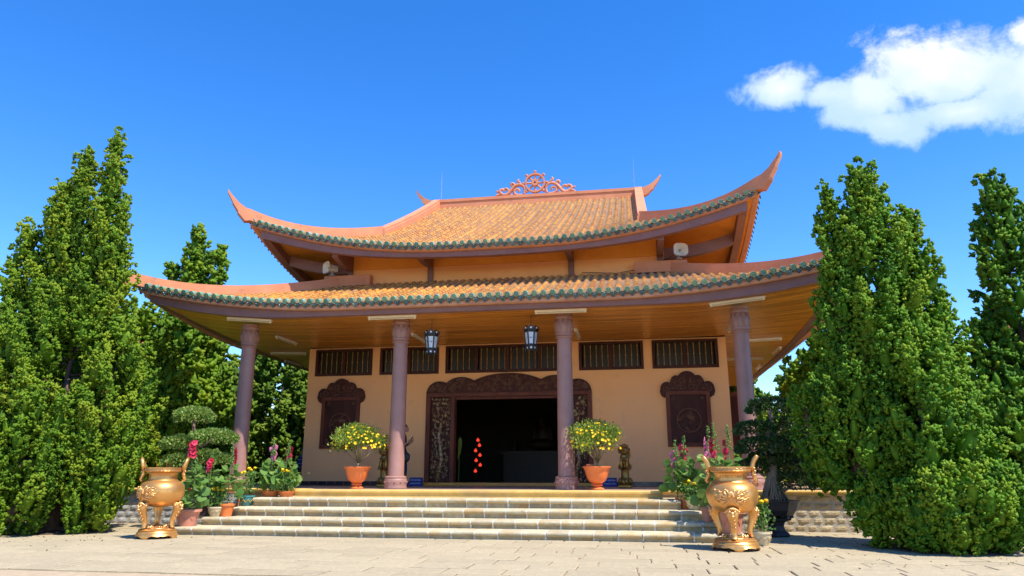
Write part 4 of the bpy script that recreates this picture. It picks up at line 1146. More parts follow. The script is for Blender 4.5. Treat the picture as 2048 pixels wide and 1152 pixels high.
# ================================================================== INCENSE URNS
def urn(loc, rz, label, inscription=None, relief_dir=None, handle_ang=0.0, leg0=-90, sc=1.0, handle_open=0.0):
    u = empty('incense_urn', loc, rz, label, 'urn', 'gold incense urns flanking the steps', sc)
    b = MB(); n = 48
    def apron(a, z):
        return 1.0
    b.lathe([(.02, .085), (.36, .085), (.375, .10), (.375, .118), (.355, .135), (.345, .15), (.355, .165), (.335, .18), (.32, .19), (.02, .195)], n)
    # scalloped apron with feet
    secs = []
    for j in range(n + 1):
        a = 2 * math.pi * j / n; ph = (a * 4 / (2 * math.pi)) % 1.0
        zb = .0 if (ph < .16 or ph > .84) else .045 + .018 * abs(math.sin((ph - .16) / .68 * math.pi * 3))
        ca, sa = math.cos(a), math.sin(a)
        secs.append([(ca * .39, sa * .39, zb), (ca * .405, sa * .405, max(zb, .03)), (ca * .375, sa * .375, .10), (ca * .345, sa * .345, .10), (ca * .35, sa * .35, zb)])
    b.sections(secs, False)
    b.build('base', M_gold, u, smooth=50)
    prof = [(.02, .60), (.16, .605), (.27, .635), (.36, .70), (.415, .78), (.44, .87), (.442, .94), (.425, 1.01), (.385, 1.07), (.325, 1.115), (.295, 1.13), (.292, 1.142), (.275, 1.15), (.268, 1.20), (.272, 1.25), (.292, 1.285), (.335, 1.30), (.352, 1.305), (.356, 1.315), (.348, 1.322), (.348, 1.362), (.358, 1.368), (.358, 1.385), (.33, 1.388), (.30, 1.37), (.28, 1.28), (.02, 1.27)]
    b = MB(); b.lathe(prof, 56); bowl = b.build('bowl', M_gold, u, smooth=55)
    # key pattern round the rim
    b = MB(); kn = 30
    for k in range(kn):
        a0 = 2 * math.pi * k / kn
        pts = [(0, .0), (.62, .0), (.62, .026), (.22, .026), (.22, .012), (.42, .012)]
        b.tube([(math.cos(a0 + q * 2 * math.pi / kn) * .352, math.sin(a0 + q * 2 * math.pi / kn) * .352, 1.330 + z) for q, z in pts], .0042, 4)
    b.build('rim_pattern', M_goldl, bowl)
    # three legs with lion masks
    for k in range(3):
        a = R(leg0 + 120 * k); ca, sa = math.cos(a), math.sin(a)
        P_ = [(.33, .70), (.37, .62), (.37, .55), (.335, .46), (.295, .36), (.285, .28), (.31, .215), (.345, .205)]
        b = MB(); st = 0; secs = []
        rad = [(.115, .075), (.110, .085), (.090, .075), (.068, .062), (.054, .05), (.050, .045), (.060, .032), (.03, .015)]
        for (r_, z), (wt, wr) in zip(P_, rad):
            secs.append([(ca * (r_ + math.cos(t) * wr) - sa * math.sin(t) * wt, sa * (r_ + math.cos(t) * wr) + ca * math.sin(t) * wt, z + (0 if z > .25 else 0)) for t in np.linspace(0, 2 * math.pi, 13)[:-1]])
        b.sections(secs); leg = b.build('leg', M_gold, u, smooth=60)
        b = MB()
        def L(rr_, tt, z): return (ca * rr_ - sa * tt, sa * rr_ + ca * tt, z)
        b.ball(L(.455, 0, .615), .034, 8, 6); b.ball(L(.445, -.045, .64), .026, 8, 5); b.ball(L(.445, .045, .64), .026, 8, 5)
        b.ball(L(.452, 0, .57), .04, 8, 5, 1, 1, .6)
        for q in range(11):
            t = -1 + q * .2; b.ball(L(.43 - .06 * t * t, t * .105, .69 - .05 * t * t), .027, 7, 5)
        for zz in (.50, .44, .38):
            for tt in (-.03, .0, .03): b.ball(L(np.interp(zz, [.36, .55], [.345, .44]), tt, zz), .018, 6, 4, .6, 1, 1.2)
        b.build('lion_mask', M_goldl, leg, smooth=True)
    # relief of lotus, leaves and ribbons on the belly
    b = MB(); rs = random.Random(11)
    ra = R(relief_dir if relief_dir is not None else -90)
    def S_(t, z, e=.006):
        r_ = float(np.interp(z, [q[1] for q in prof[:11]], [q[0] for q in prof[:11]])) + e; a = ra + t / .42
        return (math.cos(a) * r_, math.sin(a) * r_, z)
    for s in (-1, 1):
        for k, (t0, z0, t1, z1, t2, z2) in enumerate(((.03, .86, .10, .95, .17, 1.00), (.03, .86, .14, .92, .26, .95), (.03, .85, .15, .86, .29, .885), (.03, .84, .13, .81, .24, .80), (.04, .83, .09, .77, .17, .755), (.02, .87, .05, .97, .09, 1.03), (.14, .92, .20, .99, .25, 1.0), (.15, .86, .24, .84, .30, .83), (.1, .8, .16, .82, .22, .86))):
            b.tube([S_(s * t0, z0), S_(s * t1, z1, .012), S_(s * t2, z2)], [.010, .017, .005], 6)
        for q in range(16):
            t = rs.uniform(.08, .28); z = rs.uniform(.79, 1.0); b.ball(S_(s * t, z), rs.uniform(.012, .024), 7, 4)
        for q in range(5):
            scr = [S_(s * (.12 + .035 * q) + math.cos(a) * .02, .97 - .03 * q + math.sin(a) * .02, .008) for a in np.linspace(0, 5, 9)]; b.tube(scr, .007, 5)
    for q in range(9):
        a = R(-10 + q * 25); b.tube([S_(0, .89), S_(math.cos(a) * .04, .90 + math.sin(a) * .055, .02), S_(math.cos(a) * .055, .90 + math.sin(a) * .085, .008)], [.012, .02, .004], 6)
    o = b.build('lotus_relief', M_goldl, bowl, smooth=True)
    # handles: dragon scrolls rising from the neck
    for s in (-1, 1):
        a = R(handle_ang) + (0 if s > 0 else math.pi); ca, sa = math.cos(a), math.sin(a)
        def H(r_, z, t=0.0): return (ca * r_ - sa * t, sa * r_ + ca * t, z)
        b = MB()
        b.tube([H(.37, 1.135), H(.405, 1.12), H(.425, 1.15), H(.40, 1.20), H(.375, 1.26), H(.385, 1.31), H(.37, 1.35), H(.34, 1.36)], [.018, .026, .03, .034, .036, .034, .03, .02], 8)
        if handle_open:
            b.tube([H(.375, 1.34, -.055), H(.40, 1.44, -.06), H(.43, 1.535, -.04), H(.44, 1.565, 0), H(.43, 1.535, .04), H(.40, 1.44, .06), H(.375, 1.34, .055)], [.034, .033, .034, .036, .034, .033, .034], 9)
        else:
            b.tube([H(.365, 1.33, -.0), H(.375, 1.40, 0), H(.39, 1.46, 0), H(.425, 1.52, 0), H(.465, 1.56, 0), H(.485, 1.545, 0)], [.05, .044, .042, .042, .04, .022], 9)
        for zz, rr_ in ((1.36, .395), (1.31, .41), (1.24, .40)): b.ball(H(rr_, zz, .02), .026, 7, 5); b.ball(H(rr_, zz, -.02), .026, 7, 5)
        b.build('handle', M_gold, u, smooth=True)
    # ash and incense sticks
    b = MB(); b.lathe([(.01, 1.295), (.28, 1.29)], 20, cap=False); b.build('ash', M_soil, bowl)
    b = MB(); b.lathe([(.24, .192), (.18, .205), (.10, .235), (.02, .24)], 14); 
    for q in range(26):
        aa = rs.uniform(0, 6.28); rr_ = rs.uniform(.05, .22); b.ball((math.cos(aa) * rr_, math.sin(aa) * rr_, .215 + rs.uniform(0, .015)), rs.uniform(.02, .035), 6, 4)
    b.build('base_carving', M_goldl, u, smooth=True)
    if inscription:
        me = text_mesh(inscription, .062, mat('engraved_gold', (.36, .15, .04), None, .5, metal=.6), .001)
        for v in me.vertices:
            a = R(-90) + v.co.x / .276; r_ = .2735 + float(np.interp(v.co.y + 1.215, [1.15, 1.2, 1.25, 1.285], [0.004, -.003, .001, .02])) + v.co.z
            v.co = (math.cos(a) * r_, math.sin(a) * r_, 1.215 + v.co.y)
        o = link('inscription', me, bowl, rot=(0, 0, R(relief_dir + 90)))
    return u
uR = urn((5.30, -8.52, .016), 0, 'gold three-legged incense urn facing forward, right of the steps', 'T.V TRÚC LÂM', -99, -9, -99, .95)
uL = urn((-5.42, -8.15, .016), 0, 'gold three-legged incense urn with looped handles, left of the steps', None, -108, 24, -112, .95, 1.0)
rs = random.Random(2)
for k in range(5):
    a = rs.uniform(0, 6.28); q = rs.uniform(.02, .2); b = MB(); h = rs.uniform(.10, .24) if k else .30
    x, y = math.cos(a) * q, math.sin(a) * q; b.tube([(x, y, 1.28), (x * 1.2, y * 1.1, 1.30 + h)], .0045, 5); b.build('incense_stick', M_redl if k % 2 else M_woodr, uL)

# ================================================================== POTS AND FLOWERS
def soil_disc(b, r, z): b.lathe([(.005, z + .01), (r, z)], 14, cap=False)
def planter(parent):
    """footed terracotta planter, 0.51 m tall"""
    b = MB(); b.lathe([(.165, 0), (.168, .02), (.15, .035), (.10, .055), (.085, .075), (.105, .09), (.125, .10), (.108, .115), (.092, .125), (.125, .145), (.19, .19), (.235, .26), (.26, .35), (.285, .44), (.31, .49), (.335, .50), (.335, .52), (.30, .52), (.27, .46), (.02, .455)], 28)
    p = b.build('pot', M_terra, parent, smooth=45)
    b = MB()
    for k in range(14):
        a = 2 * math.pi * k / 14; b.ball((math.cos(a) * .108, math.sin(a) * .108, .10), .024, 7, 5)
    b.build('pot_beads', M_terra, p, smooth=True)
    b = MB(); soil_disc(b, .27, .47); b.build('soil', M_soil, p)
def bush(parent, g, cz, rx, rz, nfl, lean=0.0, nleaf=5200):
    b = MB()
    tips = []
    b.tube([(0, 0, .44), (.02, 0, .56), (.03, .01, .62)], [.035, .028, .024], 7)
    for k in range(26):
        a = g.uniform(0, 6.28); el = g.uniform(.15, 1.45); L = g.uniform(.6, 1.14)
        e = np.array([math.cos(a) * math.cos(el) * rx * L + lean, math.sin(a) * math.cos(el) * rx * L, cz + (math.sin(el) * 1.25 - .35) * rz * L])
        m = np.array([.03, 0, .6]) * .5 + e * .5 + np.array([g.normal(0, .03), g.normal(0, .03), -.03])
        b.tube([(.03, .0, .60), tuple(m), tuple(e)], [.013, .008, .003], 5); tips.append(e)
    b.build('stem', M_woodst, parent, smooth=True)
    tips = np.array(tips); n = nleaf
    c = tips[g.integers(0, len(tips), n)] + g.normal(0, .105, (n, 3)) * np.array([1, 1, .8])
    q = (c - np.array([lean, 0, cz])) / np.array([rx, rx, rz]); rr_ = np.linalg.norm(q, axis=1); c = c[rr_ < 1.32]; n = len(c)
    D = (c - np.array([lean, 0, cz - rz])) + g.normal(0, .25, (n, 3)) + np.array([0, 0, .15])
    leafobj('foliage', [scatter(LFV, LFF, c, D, g.uniform(.04, .07, n), g, g.uniform(0, 1, n))], M_bush, parent)
    a = g.uniform(0, 6.28, nfl); el = g.uniform(-.25, 1.5, nfl)
    d = np.stack([np.cos(a) * np.cos(el), np.sin(a) * np.cos(el), np.sin(el)], 1); P_ = np.array([lean, 0, cz]) + d * np.array([rx, rx, rz]) * g.uniform(.85, 1.16, (nfl, 1))
    for k in range(nfl):
        leafobj('flower', [scatter(FLV, FLF, P_[k:k + 1], d[k:k + 1] + np.array([[0, -.25, .4]]), np.array([g.uniform(.055, .08)]), g, g.uniform(0, 1, 1))], M_yel, parent)
for x, y, lean, seed, lab in ((-3.03, -4.05, .02, 3, 'yellow flowering bush in orange footed planter, left of the doorway'), (2.82, -4.05, -.02, 4, 'yellow flowering bush in orange footed planter, right of the doorway')):
    t = empty('potted_bush', (x, y, FL), 0, lab, 'potted plant', 'yellow flower planters on the porch edge'); g_ = np.random.default_rng(seed)
    planter(t); bush(t, g_, 1.02, .60, .44, 130, lean)
    if x > 0:
        for k in range(5):
            b = MB(); b.ball((-.2 + .05 * (k % 3), -.12 + .03 * k, .53), .045, 7, 5); b.build('red_blossom', M_terra, t, smooth=True)

def round_pot(parent, r, h, mt, rim=.02, taper=.72, relief=None, bulge=0.0):
    b = MB(); prof = [(r * taper, 0), (r * (taper + (1 - taper) * .5) + bulge, h * .5), (r - .0, h * .84), (r + rim, h * .86), (r + rim, h), (r - .01, h), (r - .02, h * .85), (.01, h * .83)]
    b.lathe(prof, 24); p = b.build('pot', mt, parent, smooth=45)
    b = MB(); soil_disc(b, r - .015, h * .9); b.build('soil', M_soil, p)
    if relief:
        b = MB()
        for k in range(9):
            a0 = 2 * math.pi * k / 9
            b.tube([(math.cos(a0 + q) * (r * (taper + (1 - taper) * zz / h) + bulge * (1 - abs(zz / h * 2 - 1)) + .004), math.sin(a0 + q) * (r * (taper + (1 - taper) * zz / h) + bulge * (1 - abs(zz / h * 2 - 1)) + .004), zz) for q, zz in ((0, h * .45), (.2, h * .62), (.42, h * .5), (.6, h * .34), (.7, h * .45))], .006, 4)
        b.build('pot_relief', relief, p)
def hollyhock(parent, g, h, z0, fl, nflow, dx=0.0, dy=0.0, leafs=1.0, flo=.45):
    b = MB(); bend = g.normal(0, .03, 2)
    def S(t): return np.array([dx + bend[0] * math.sin(t * 3), dy + bend[1] * math.sin(t * 2.3), z0 + h * t])
    b.tube([tuple(S(t)) for t in np.linspace(0, 1, 9)], [.013 * (1 - .65 * t) for t in np.linspace(0, 1, 9)], 6)
    P_, D_, Z_ = [], [], []
    n = int(46 * leafs)
    for k in range(n):
        t = g.uniform(.04, .60); a = g.uniform(0, 6.28); L = g.uniform(.08, .24) * (1.15 - t)
        s0 = S(t); e = s0 + np.array([math.cos(a) * L, math.sin(a) * L, L * .45])
        b.tube([tuple(s0), tuple(s0 * .5 + e * .5 + np.array([0, 0, .02])), tuple(e)], .0035, 4)
        P_.append(e); D_.append([math.cos(a), math.sin(a), g.uniform(-.25, .35)]); Z_.append(g.uniform(.11, .21) * (1.2 - .75 * t))
    b.build('stem', M_stem, parent, smooth=True)
    P_, D_, Z_ = np.array(P_), np.array(D_), np.array(Z_)
    # leaves face the light: build their frames so the blade lies open to the sun
    leafobj('foliage', [scatter(RLV, RLF, P_, D_, Z_, g, g.uniform(0.1, 1, n))], M_leaf, parent)
    # bud spike
    m = 46; t = g.uniform(.70, 1.0, m); a = g.uniform(0, 6.28, m); P2 = np.array([S(q) for q in t]) + np.stack([np.cos(a), np.sin(a), np.zeros(m)], 1) * (.055 * (1.12 - t))[:, None] * 2.0
    leafobj('buds', [scatter(SPV, SPF, P2, np.stack([np.cos(a), np.sin(a), np.ones(m) * .8], 1), .030 + .05 * (1 - t), g, g.uniform(.2, 1, m))], M_leaf, parent, True)
    for k in range(nflow):
        q = S(flo + .26 * (k + .5) / nflow + g.uniform(-.01, .01)); aa = g.uniform(-2.2, -.4)
        d = np.array([[math.cos(aa), math.sin(aa) - .4, .25]]); p = q + d[0] / np.linalg.norm(d) * .06
        leafobj('blossom', [scatter(FLV, FLF, p[None], d, np.array([g.uniform(.13, .175)]), g, g.uniform(0, 1, 1))], fl, parent)
def marigold(parent, g, h, z0, n, spread=.13, nl=420):
    b = MB(); tips = []
    for k in range(n):
        a = g.uniform(0, 6.28); q = spread * math.sqrt(g.uniform(0, 1)); e = (math.cos(a) * q, math.sin(a) * q, z0 + h * g.uniform(.78, 1.02)); tips.append(e)
        b.tube([(e[0] * .2, e[1] * .2, z0), (e[0] * .7, e[1] * .7, z0 + h * .5), e], .005, 4)
    b.build('stem', M_stem, parent)
    c = np.stack([g.normal(0, spread * .62, nl), g.normal(0, spread * .62, nl), z0 + h * g.uniform(.08, .86, nl)], 1)
    leafobj('foliage', [scatter(LFV, LFF, c, g.normal(0, 1, (nl, 3)) + np.array([0, 0, .6]), g.uniform(.04, .08, nl), g, g.uniform(0, .8, nl))], M_leaf, parent)
    for e in tips: leafobj('flower', [scatter(ICV, ICF, np.array([e]), np.array([[0, 0, 1.0]]), np.array([[.10, .10, .07]]) * g.uniform(.8, 1.1), g, g.uniform(0, 1, 1), .06)], M_yel, parent)
GP = 'potted flowers beside the steps'
def pot_thing(loc, label): return empty('potted_flower', loc, random.uniform(0, 6), label, 'potted plant', GP)
g_ = np.random.default_rng(21)
# left group
t = pot_thing((-5.45, -7.16, .172), 'pink terracotta pot of low leaves beside the left gold urn'); round_pot(t, .24, .33, M_terra2, .03, .70, M_terra2)
hollyhock(t, g_, 1.10, .28, M_red, 1, .02, .02, 1.0, .22)
t = empty('potted_flower', (-5.62, -6.50, .332), 0.1, 'red hollyhock in a dark brown trough left of the steps', 'potted plant', GP)
b = MB(); b.sections([[(-.30, -.15, 0), (.30, -.15, 0), (.30, .15, 0), (-.30, .15, 0)], [(-.36, -.19, .30), (.36, -.19, .30), (.36, .19, .30), (-.36, .19, .30)], [(-.38, -.21, .30), (.38, -.21, .30), (.38, .21, .30), (-.38, .21, .30)], [(-.38, -.21, .33), (.38, -.21, .33), (.38, .21, .33), (-.38, .21, .33)], [(-.34, -.17, .33), (.34, -.17, .33), (.34, .17, .33), (-.34, .17, .33)], [(-.34, -.17, .28), (.34, -.17, .28), (.34, .17, .28), (-.34, .17, .28)]])
b.build('pot', M_dpot, t); hollyhock(t, g_, 1.30, .28, M_red, 7, -.26, 0, 1.5, .72); hollyhock(t, g_, 1.05, .28, M_red, 5, .16, .05, 1.0, .6)
t = pot_thing((-5.16, -6.63, .332), 'yellow marigolds in a small cream patterned pot, left side'); round_pot(t, .15, .20, M_cream, .012, .62, M_creamd, .015); marigold(t, g_, .45, .17, 9)
t = pot_thing((-4.98, -6.50, .332), 'tall hollyhock with two red blossoms in an orange pot'); round_pot(t, .16, .26, M_terra, .02, .72); hollyhock(t, g_, 1.30, .22, M_red, 6, 0, 0, 1.1, .66)
t = pot_thing((-4.98, -5.68, .508), 'small teal pot painted with yellow flowers, marigolds in it'); round_pot(t, .165, .23, M_teal, .012, .60, M_yel, .02); marigold(t, g_, .62, .2, 5, .17, 300)
t = pot_thing((-4.64, -5.25, .698), 'pale pink hollyhock in an orange pot left of the landing'); round_pot(t, .19, .12, M_terra, .02, .8); hollyhock(t, g_, 1.22, .08, M_pink, 6, 0, 0, 1.3, .60); marigold(t, g_, .5, .1, 6, .22, 200)
t = pot_thing((-4.22, -5.30, .698), 'crimson hollyhock in an orange pot nearest the landing'); round_pot(t, .17, .12, M_terra, .02, .8); hollyhock(t, g_, 1.20, .08, M_red, 8, 0, 0, 1.3, .58); marigold(t, g_, .5, .1, 9, .20, 300)
# right group
t = pot_thing((4.70, -5.50, .508), 'hollyhock with pink and crimson blossoms in an orange pot, right'); round_pot(t, .18, .24, M_terra, .02, .72); hollyhock(t, g_, 1.28, .2, M_red, 7, -.05, 0, 1.6, .55); hollyhock(t, g_, 1.20, .2, M_pink, 6, .14, .02, 1.2, .52)
t = pot_thing((4.86, -5.80, .508), 'yellow marigolds in an olive patterned bowl on the steps, right'); round_pot(t, .16, .19, M_cream, .012, .6, M_creamd, .03); marigold(t, g_, .42, .16, 12, .2, 520)
t = pot_thing((5.06, -6.62, .332), 'small plain clay pot holding a tall pale pink hollyhock, right'); round_pot(t, .13, .25, M_terra2, .015, .75); hollyhock(t, g_, 1.58, .2, M_pink, 7, .03, .1, 1.5, .58)
t = pot_thing((5.40, -7.10, .172), 'pink terracotta pot behind the right gold urn'); round_pot(t, .25, .40, M_terra2, .03, .7, M_terra2); hollyhock(t, g_, 1.62, .34, M_red, 3, -.02, .1, 1.2, .55); hollyhock(t, g_, 1.62, .34, M_red, 7, .26, .1, 1.1, .56)
t = pot_thing((5.84, -7.66, .016), 'orange marigolds in a low cream bowl behind the right urn'); round_pot(t, .17, .23, M_cream, .015, .66, M_creamd, .02); marigold(t, g_, .62, .2, 6, .13, 420)
# framed sign among the left pots
t = empty('framed_sign', (-5.28, -6.02, .508), R(-4), 'wood-framed grey sign with dark lettering among the left flower pots', 'sign')
b = MB(); b.box(-.30, .30, -.02, .02, 0, .035); b.box(-.30, .30, -.02, .02, .285, .32); b.box(-.30, -.265, -.019, .019, .035, .285); b.box(.265, .30, -.019, .019, .035, .285)
f_ = b.build('frame', mat('sign_frame_wood', (.42, .17, .08), (.32, .12, .06), .6, 8), t, rot=(R(-10), 0, 0))
b = MB(); b.box(-.265, .265, -.008, .008, .035, .285); b.build('board', mat('sign_board', (.42, .42, .36), (.36, .36, .31), .6, 6), f_)
for s_, z, sz in (('HẬU VIỆN ĐÀ', .225, .085), ('TRƯỜNG TRÚC LÂM', .145, .062), ('THIỀN VIỆN', .078, .05)):
    link('lettering', text_mesh(s_, sz, M_ink, .001), f_, (0, -.0105, z), (R(90), 0, 0))
# blue notice stands on the porch
for x, y, lab in ((2.98, -.55, 'small blue notice board with white lettering, right of the doorway'), (-2.58, -.62, 'small blue notice board with white lettering, by the standing person')):
    t = empty('notice_board', (x, y, FL), 0, lab, 'sign', 'blue notice boards on the porch')
    b = MB(); b.sections([[(-.19, -.12, 0), (.19, -.12, 0), (.19, .10, 0), (-.19, .10, 0)], [(-.19, .03, .24), (.19, .03, .24), (.19, .06, .24), (-.19, .06, .24)]]); pb = b.build('board', M_blue, t)
    for k, z in enumerate((.165, .075)):
        link('lettering', text_mesh('ĐỂ DÉP BÊN' if k == 0 else 'NGOÀI CỬA', .055, M_wtxt, .001), pb, (0, -.12 + .15 * z / .24 - .006, z), (R(90 - 32), 0, 0))

# ================================================================== LANTERNS, LIGHTS, LOUDSPEAKERS
def lantern(loc, ch, label):
    t = empty('hanging_lantern', loc, R(8), label, 'lantern', 'black hanging lanterns over the porch')
    n = 6; H = .44; rt, rb = .165, .118
    def ring(r, z, a0=0): return [(math.cos(a0 + 2 * math.pi * k / n) * r, math.sin(a0 + 2 * math.pi * k / n) * r, z) for k in range(n)]
    A0 = R(-90 - 30)
    top, bot = ring(rt, .40, A0), ring(rb, .04, A0)
    b = MB()
    for k in range(n):
        b.tube([bot[k], top[k]], .020, 5); b.tube([top[k], top[(k + 1) % n]], .012, 5); b.tube([bot[k], bot[(k + 1) % n]], .012, 5)
    b.lathe([(.03, .40), (rt, .405), (rt, .42), (.05, .44), (.015, .46)], 6, a0=A0); b.lathe([(rb, .02), (rb, .04), (.02, .04)], 6, a0=A0)
    fr = b.build('frame', M_black, t)
    for k in range(n):
        p0, p1, p2, p3 = [Vector(q) for q in (bot[k], bot[(k + 1) % n], top[(k + 1) % n], top[k])]
        c = (p0 + p1 + p2 + p3) / 4; nn_ = (p1 - p0).cross(p3 - p0).normalized()
        if nn_.dot(c - Vector((0, 0, c.z))) < 0: nn_ = -nn_
        sh = lambda q: c + (q - c) * .80
        b = MB(); q = [sh(v) for v in (p0, p1, p2, p3)]; b.add([v + nn_ * .002 for v in q] + [v - nn_ * .006 for v in q], [(0, 1, 2, 3), (7, 6, 5, 4), (0, 4, 5, 1), (1, 5, 6, 2), (2, 6, 7, 3), (3, 7, 4, 0)])
        pn = b.build('pane', M_lpane, t)
        ang = math.atan2(nn_.y, nn_.x) + math.pi / 2; tilt = math.asin(nn_.z)
        me = text_mesh(ch if k % 2 == 0 else '竹林禪院'[k % 4], .085 if k % 2 == 0 else .06, M_ink, .0005)
        o = link('character', me, pn, c + nn_ * .004 + Vector((0, 0, .02)), (R(90) + tilt, 0, ang))
        # crown and foot plates with round bosses
        for zc, rr_, s_ in ((.475, rt * 1.02, 1), (-.02, rb * .98, -1)):
            a = A0 + 2 * math.pi * (k + .5) / n; w = rr_ * .44
            cc = Vector((math.cos(a) * rr_ * .87, math.sin(a) * rr_ * .87, zc)); tx = Vector((-math.sin(a), math.cos(a), 0)); nr = Vector((math.cos(a), math.sin(a), 0))
            out = [(-w, -.05 * s_), (w, -.05 * s_), (w * 1.08, .02 * s_), (w * .6, .035 * s_), (w * .35, .055 * s_), (-w * .35, .055 * s_), (-w * .6, .035 * s_), (-w * 1.08, .02 * s_)]
            b = MB(); b.add([cc + tx * u + Vector((0, 0, v)) + nr * .006 for u, v in out] + [cc + tx * u + Vector((0, 0, v)) - nr * .006 for u, v in out], [tuple(range(8)), tuple(range(15, 7, -1))] + [(i, i + 8, (i + 1) % 8 + 8, (i + 1) % 8) for i in range(8)])
            pl = b.build('plate', M_black, t)
            b = MB(); st = len(b.v); b.lathe([(.026, 0), (.024, .006), (.001, .009)], 10); b.xform(Matrix.Translation(cc + nr * .007) @ Matrix.Rotation(a, 4, 'Z') @ Matrix.Rotation(R(90), 4, 'Y')); b.build('boss', M_wtxt, pl, smooth=True)
    for k in range(n):
        a = A0 + 2 * math.pi * k / n; b = MB(); 
        b.tube([(math.cos(a) * rt, math.sin(a) * rt, .41), (math.cos(a) * rt * 1.18, math.sin(a) * rt * 1.18, .43), (math.cos(a) * rt * 1.22, math.sin(a) * rt * 1.22, .48), (math.cos(a) * rt * 1.12, math.sin(a) * rt * 1.12, .51)], [.012, .011, .010, .006], 5)
        b.tube([(math.cos(a) * rb, math.sin(a) * rb, .03), (math.cos(a) * rb * 1.25, math.sin(a) * rb * 1.25, -.03), (math.cos(a) * rb * 1.2, math.sin(a) * rb * 1.2, -.10)], [.011, .013, .006], 5); b.build('finial', M_black, t)
    b = MB(); b.tube([(0, 0, .45), (0, 0, 5.06 - loc[2])], .008, 5); b.ball((0, 0, .56), .018, 7, 5); b.build('chain', M_black, t)
lantern((-1.28, -3.9, 4.22), '滅', 'black hanging lantern left of the doorway centre, with pale blue panes')
lantern((1.28, -3.9, 4.25), '集', 'black hanging lantern right of the doorway centre, with pale blue panes')

def tube_light(loc, rz, label, L=1.26):
    t = empty('tube_light', loc, rz, label, 'light fixture', 'white tube lights on the porch ceiling')
    b = MB(); b.sections([[(-L / 2, -.05, .0), (L / 2, -.05, .0), (L / 2, .05, .0), (-L / 2, .05, .0)], [(-L / 2, -.035, -.05), (L / 2, -.035, -.05), (L / 2, .035, -.05), (-L / 2, .035, -.05)]]); h = b.build('housing', M_white, t)
    b = MB(); b.tube([(-L / 2 + .04, 0, -.072), (L / 2 - .04, 0, -.072)], .015, 8); b.build('tube', M_tube, t, smooth=40)
    for s in (-1, 1):
        b = MB(); b.box(s * (L / 2 - .03) - .015, s * (L / 2 - .03) + .015, -.02, .02, -.092, -.05); b.build('holder', M_white, h)
for x, y, rz, lab in ((-6.05, -4.42, 0.0, 'tube light behind the beam above the leftmost column'), (-2.17, -4.42, 0, 'tube light behind the beam above the second column from the left'),
                      (2.08, -4.42, 0, 'tube light behind the beam above the third column from the left'), (6.20, -4.42, 0, 'tube light behind the beam above the rightmost column'),
                      (-6.48, -1.5, R(90), 'tube light pointing inwards behind the leftmost column'), (-2.37, -1.5, R(90), 'tube light pointing inwards beside the left lantern'),
                      (2.23, -1.4, R(90), 'tube light pointing inwards beside the third column'), (6.42, -1.5, R(90), 'tube light pointing inwards, peeking out beside the rightmost column capital'), (-7.55, .78, 0, 'tube light on the left side ceiling'), (7.5, .78, 0, 'tube light on the right side ceiling, front one'),
                      (7.5, 4.2, 0, 'tube light far along the right side ceiling'), (8.33, 2.75, R(90), 'tube light along the right side beam, nearer one'), (8.33, 6.4, R(90), 'tube light along the right side beam, farther one'), (-8.33, 2.75, R(90), 'tube light along the left side beam')):
    zz = min(sof(x - .6 * math.cos(rz), y - .6 * math.sin(rz)), sof(x + .6 * math.cos(rz), y + .6 * math.sin(rz)))
    sl = math.atan2(sof(x + .6, y) - sof(x - .6, y), 1.2) if rz == 0 else math.atan2(sof(x, y + .6) - sof(x, y - .6), 1.2)
    tube_light((x, y, sof(x, y) - .004), rz, lab)
    COL.objects[-1]
    root = [o for o in COL.objects if o.name.startswith('tube_light')][-1]
    if rz == 0: root.rotation_euler = (0, -sl, 0)

def horn_speaker(loc, rz, label):
    t = empty('loudspeaker', loc, rz, label, 'loudspeaker', 'horn loudspeakers under the upper eaves')
    b = MB(); secs = []
    # rounded-rectangle flare, axis along -y
    for y, w, h in ((.26, .06, .06), (.24, .10, .10), (.08, .115, .115), (.04, .12, .12), (0, .125, .12), (-.03, .15, .135), (-.08, .19, .165), (-.11, .205, .18), (-.115, .195, .17), (-.08, .178, .153), (-.02, .13, .12), (.06, .07, .07), (.10, .03, .03)):
        secs.append([(math.copysign(abs(math.cos(a)) ** .6, math.cos(a)) * w, y, math.copysign(abs(math.sin(a)) ** .6, math.sin(a)) * h) for a in np.linspace(0, 2 * math.pi, 25)[:-1]])
    b.sections(secs); b.build('horn', M_horn, t, smooth=50)
    b = MB(); b.ball((0, .0, 0), .035, 10, 6, 1, 1.6, 1); b.build('driver', mat('speaker_driver', (.25, .24, .22)), t, smooth=True)
    b = MB(); b.box(-.02, .02, .10, .14, -.20, -.10); b.box(-.08, .08, .06, .18, -.215, -.20); b.build('bracket', M_steel, t)
horn_speaker((-5.15, -1.75, 7.20), R(-38), 'white horn loudspeaker under the left end of the upper roof')
horn_speaker((5.15, -1.80, 7.20), R(14), 'white horn loudspeaker under the right end of the upper roof')
b = MB(); b.tube([(2.4, -1.42, 6.80), (3.4, -1.45, 6.72), (4.4, -1.5, 6.84), (4.75, -1.5, 7.05), (5.1, -1.65, 7.15)], .009, 5)
tag(b.build('cable', M_black), 'thin black cable sagging over the lower roof to the right loudspeaker', 'cable')

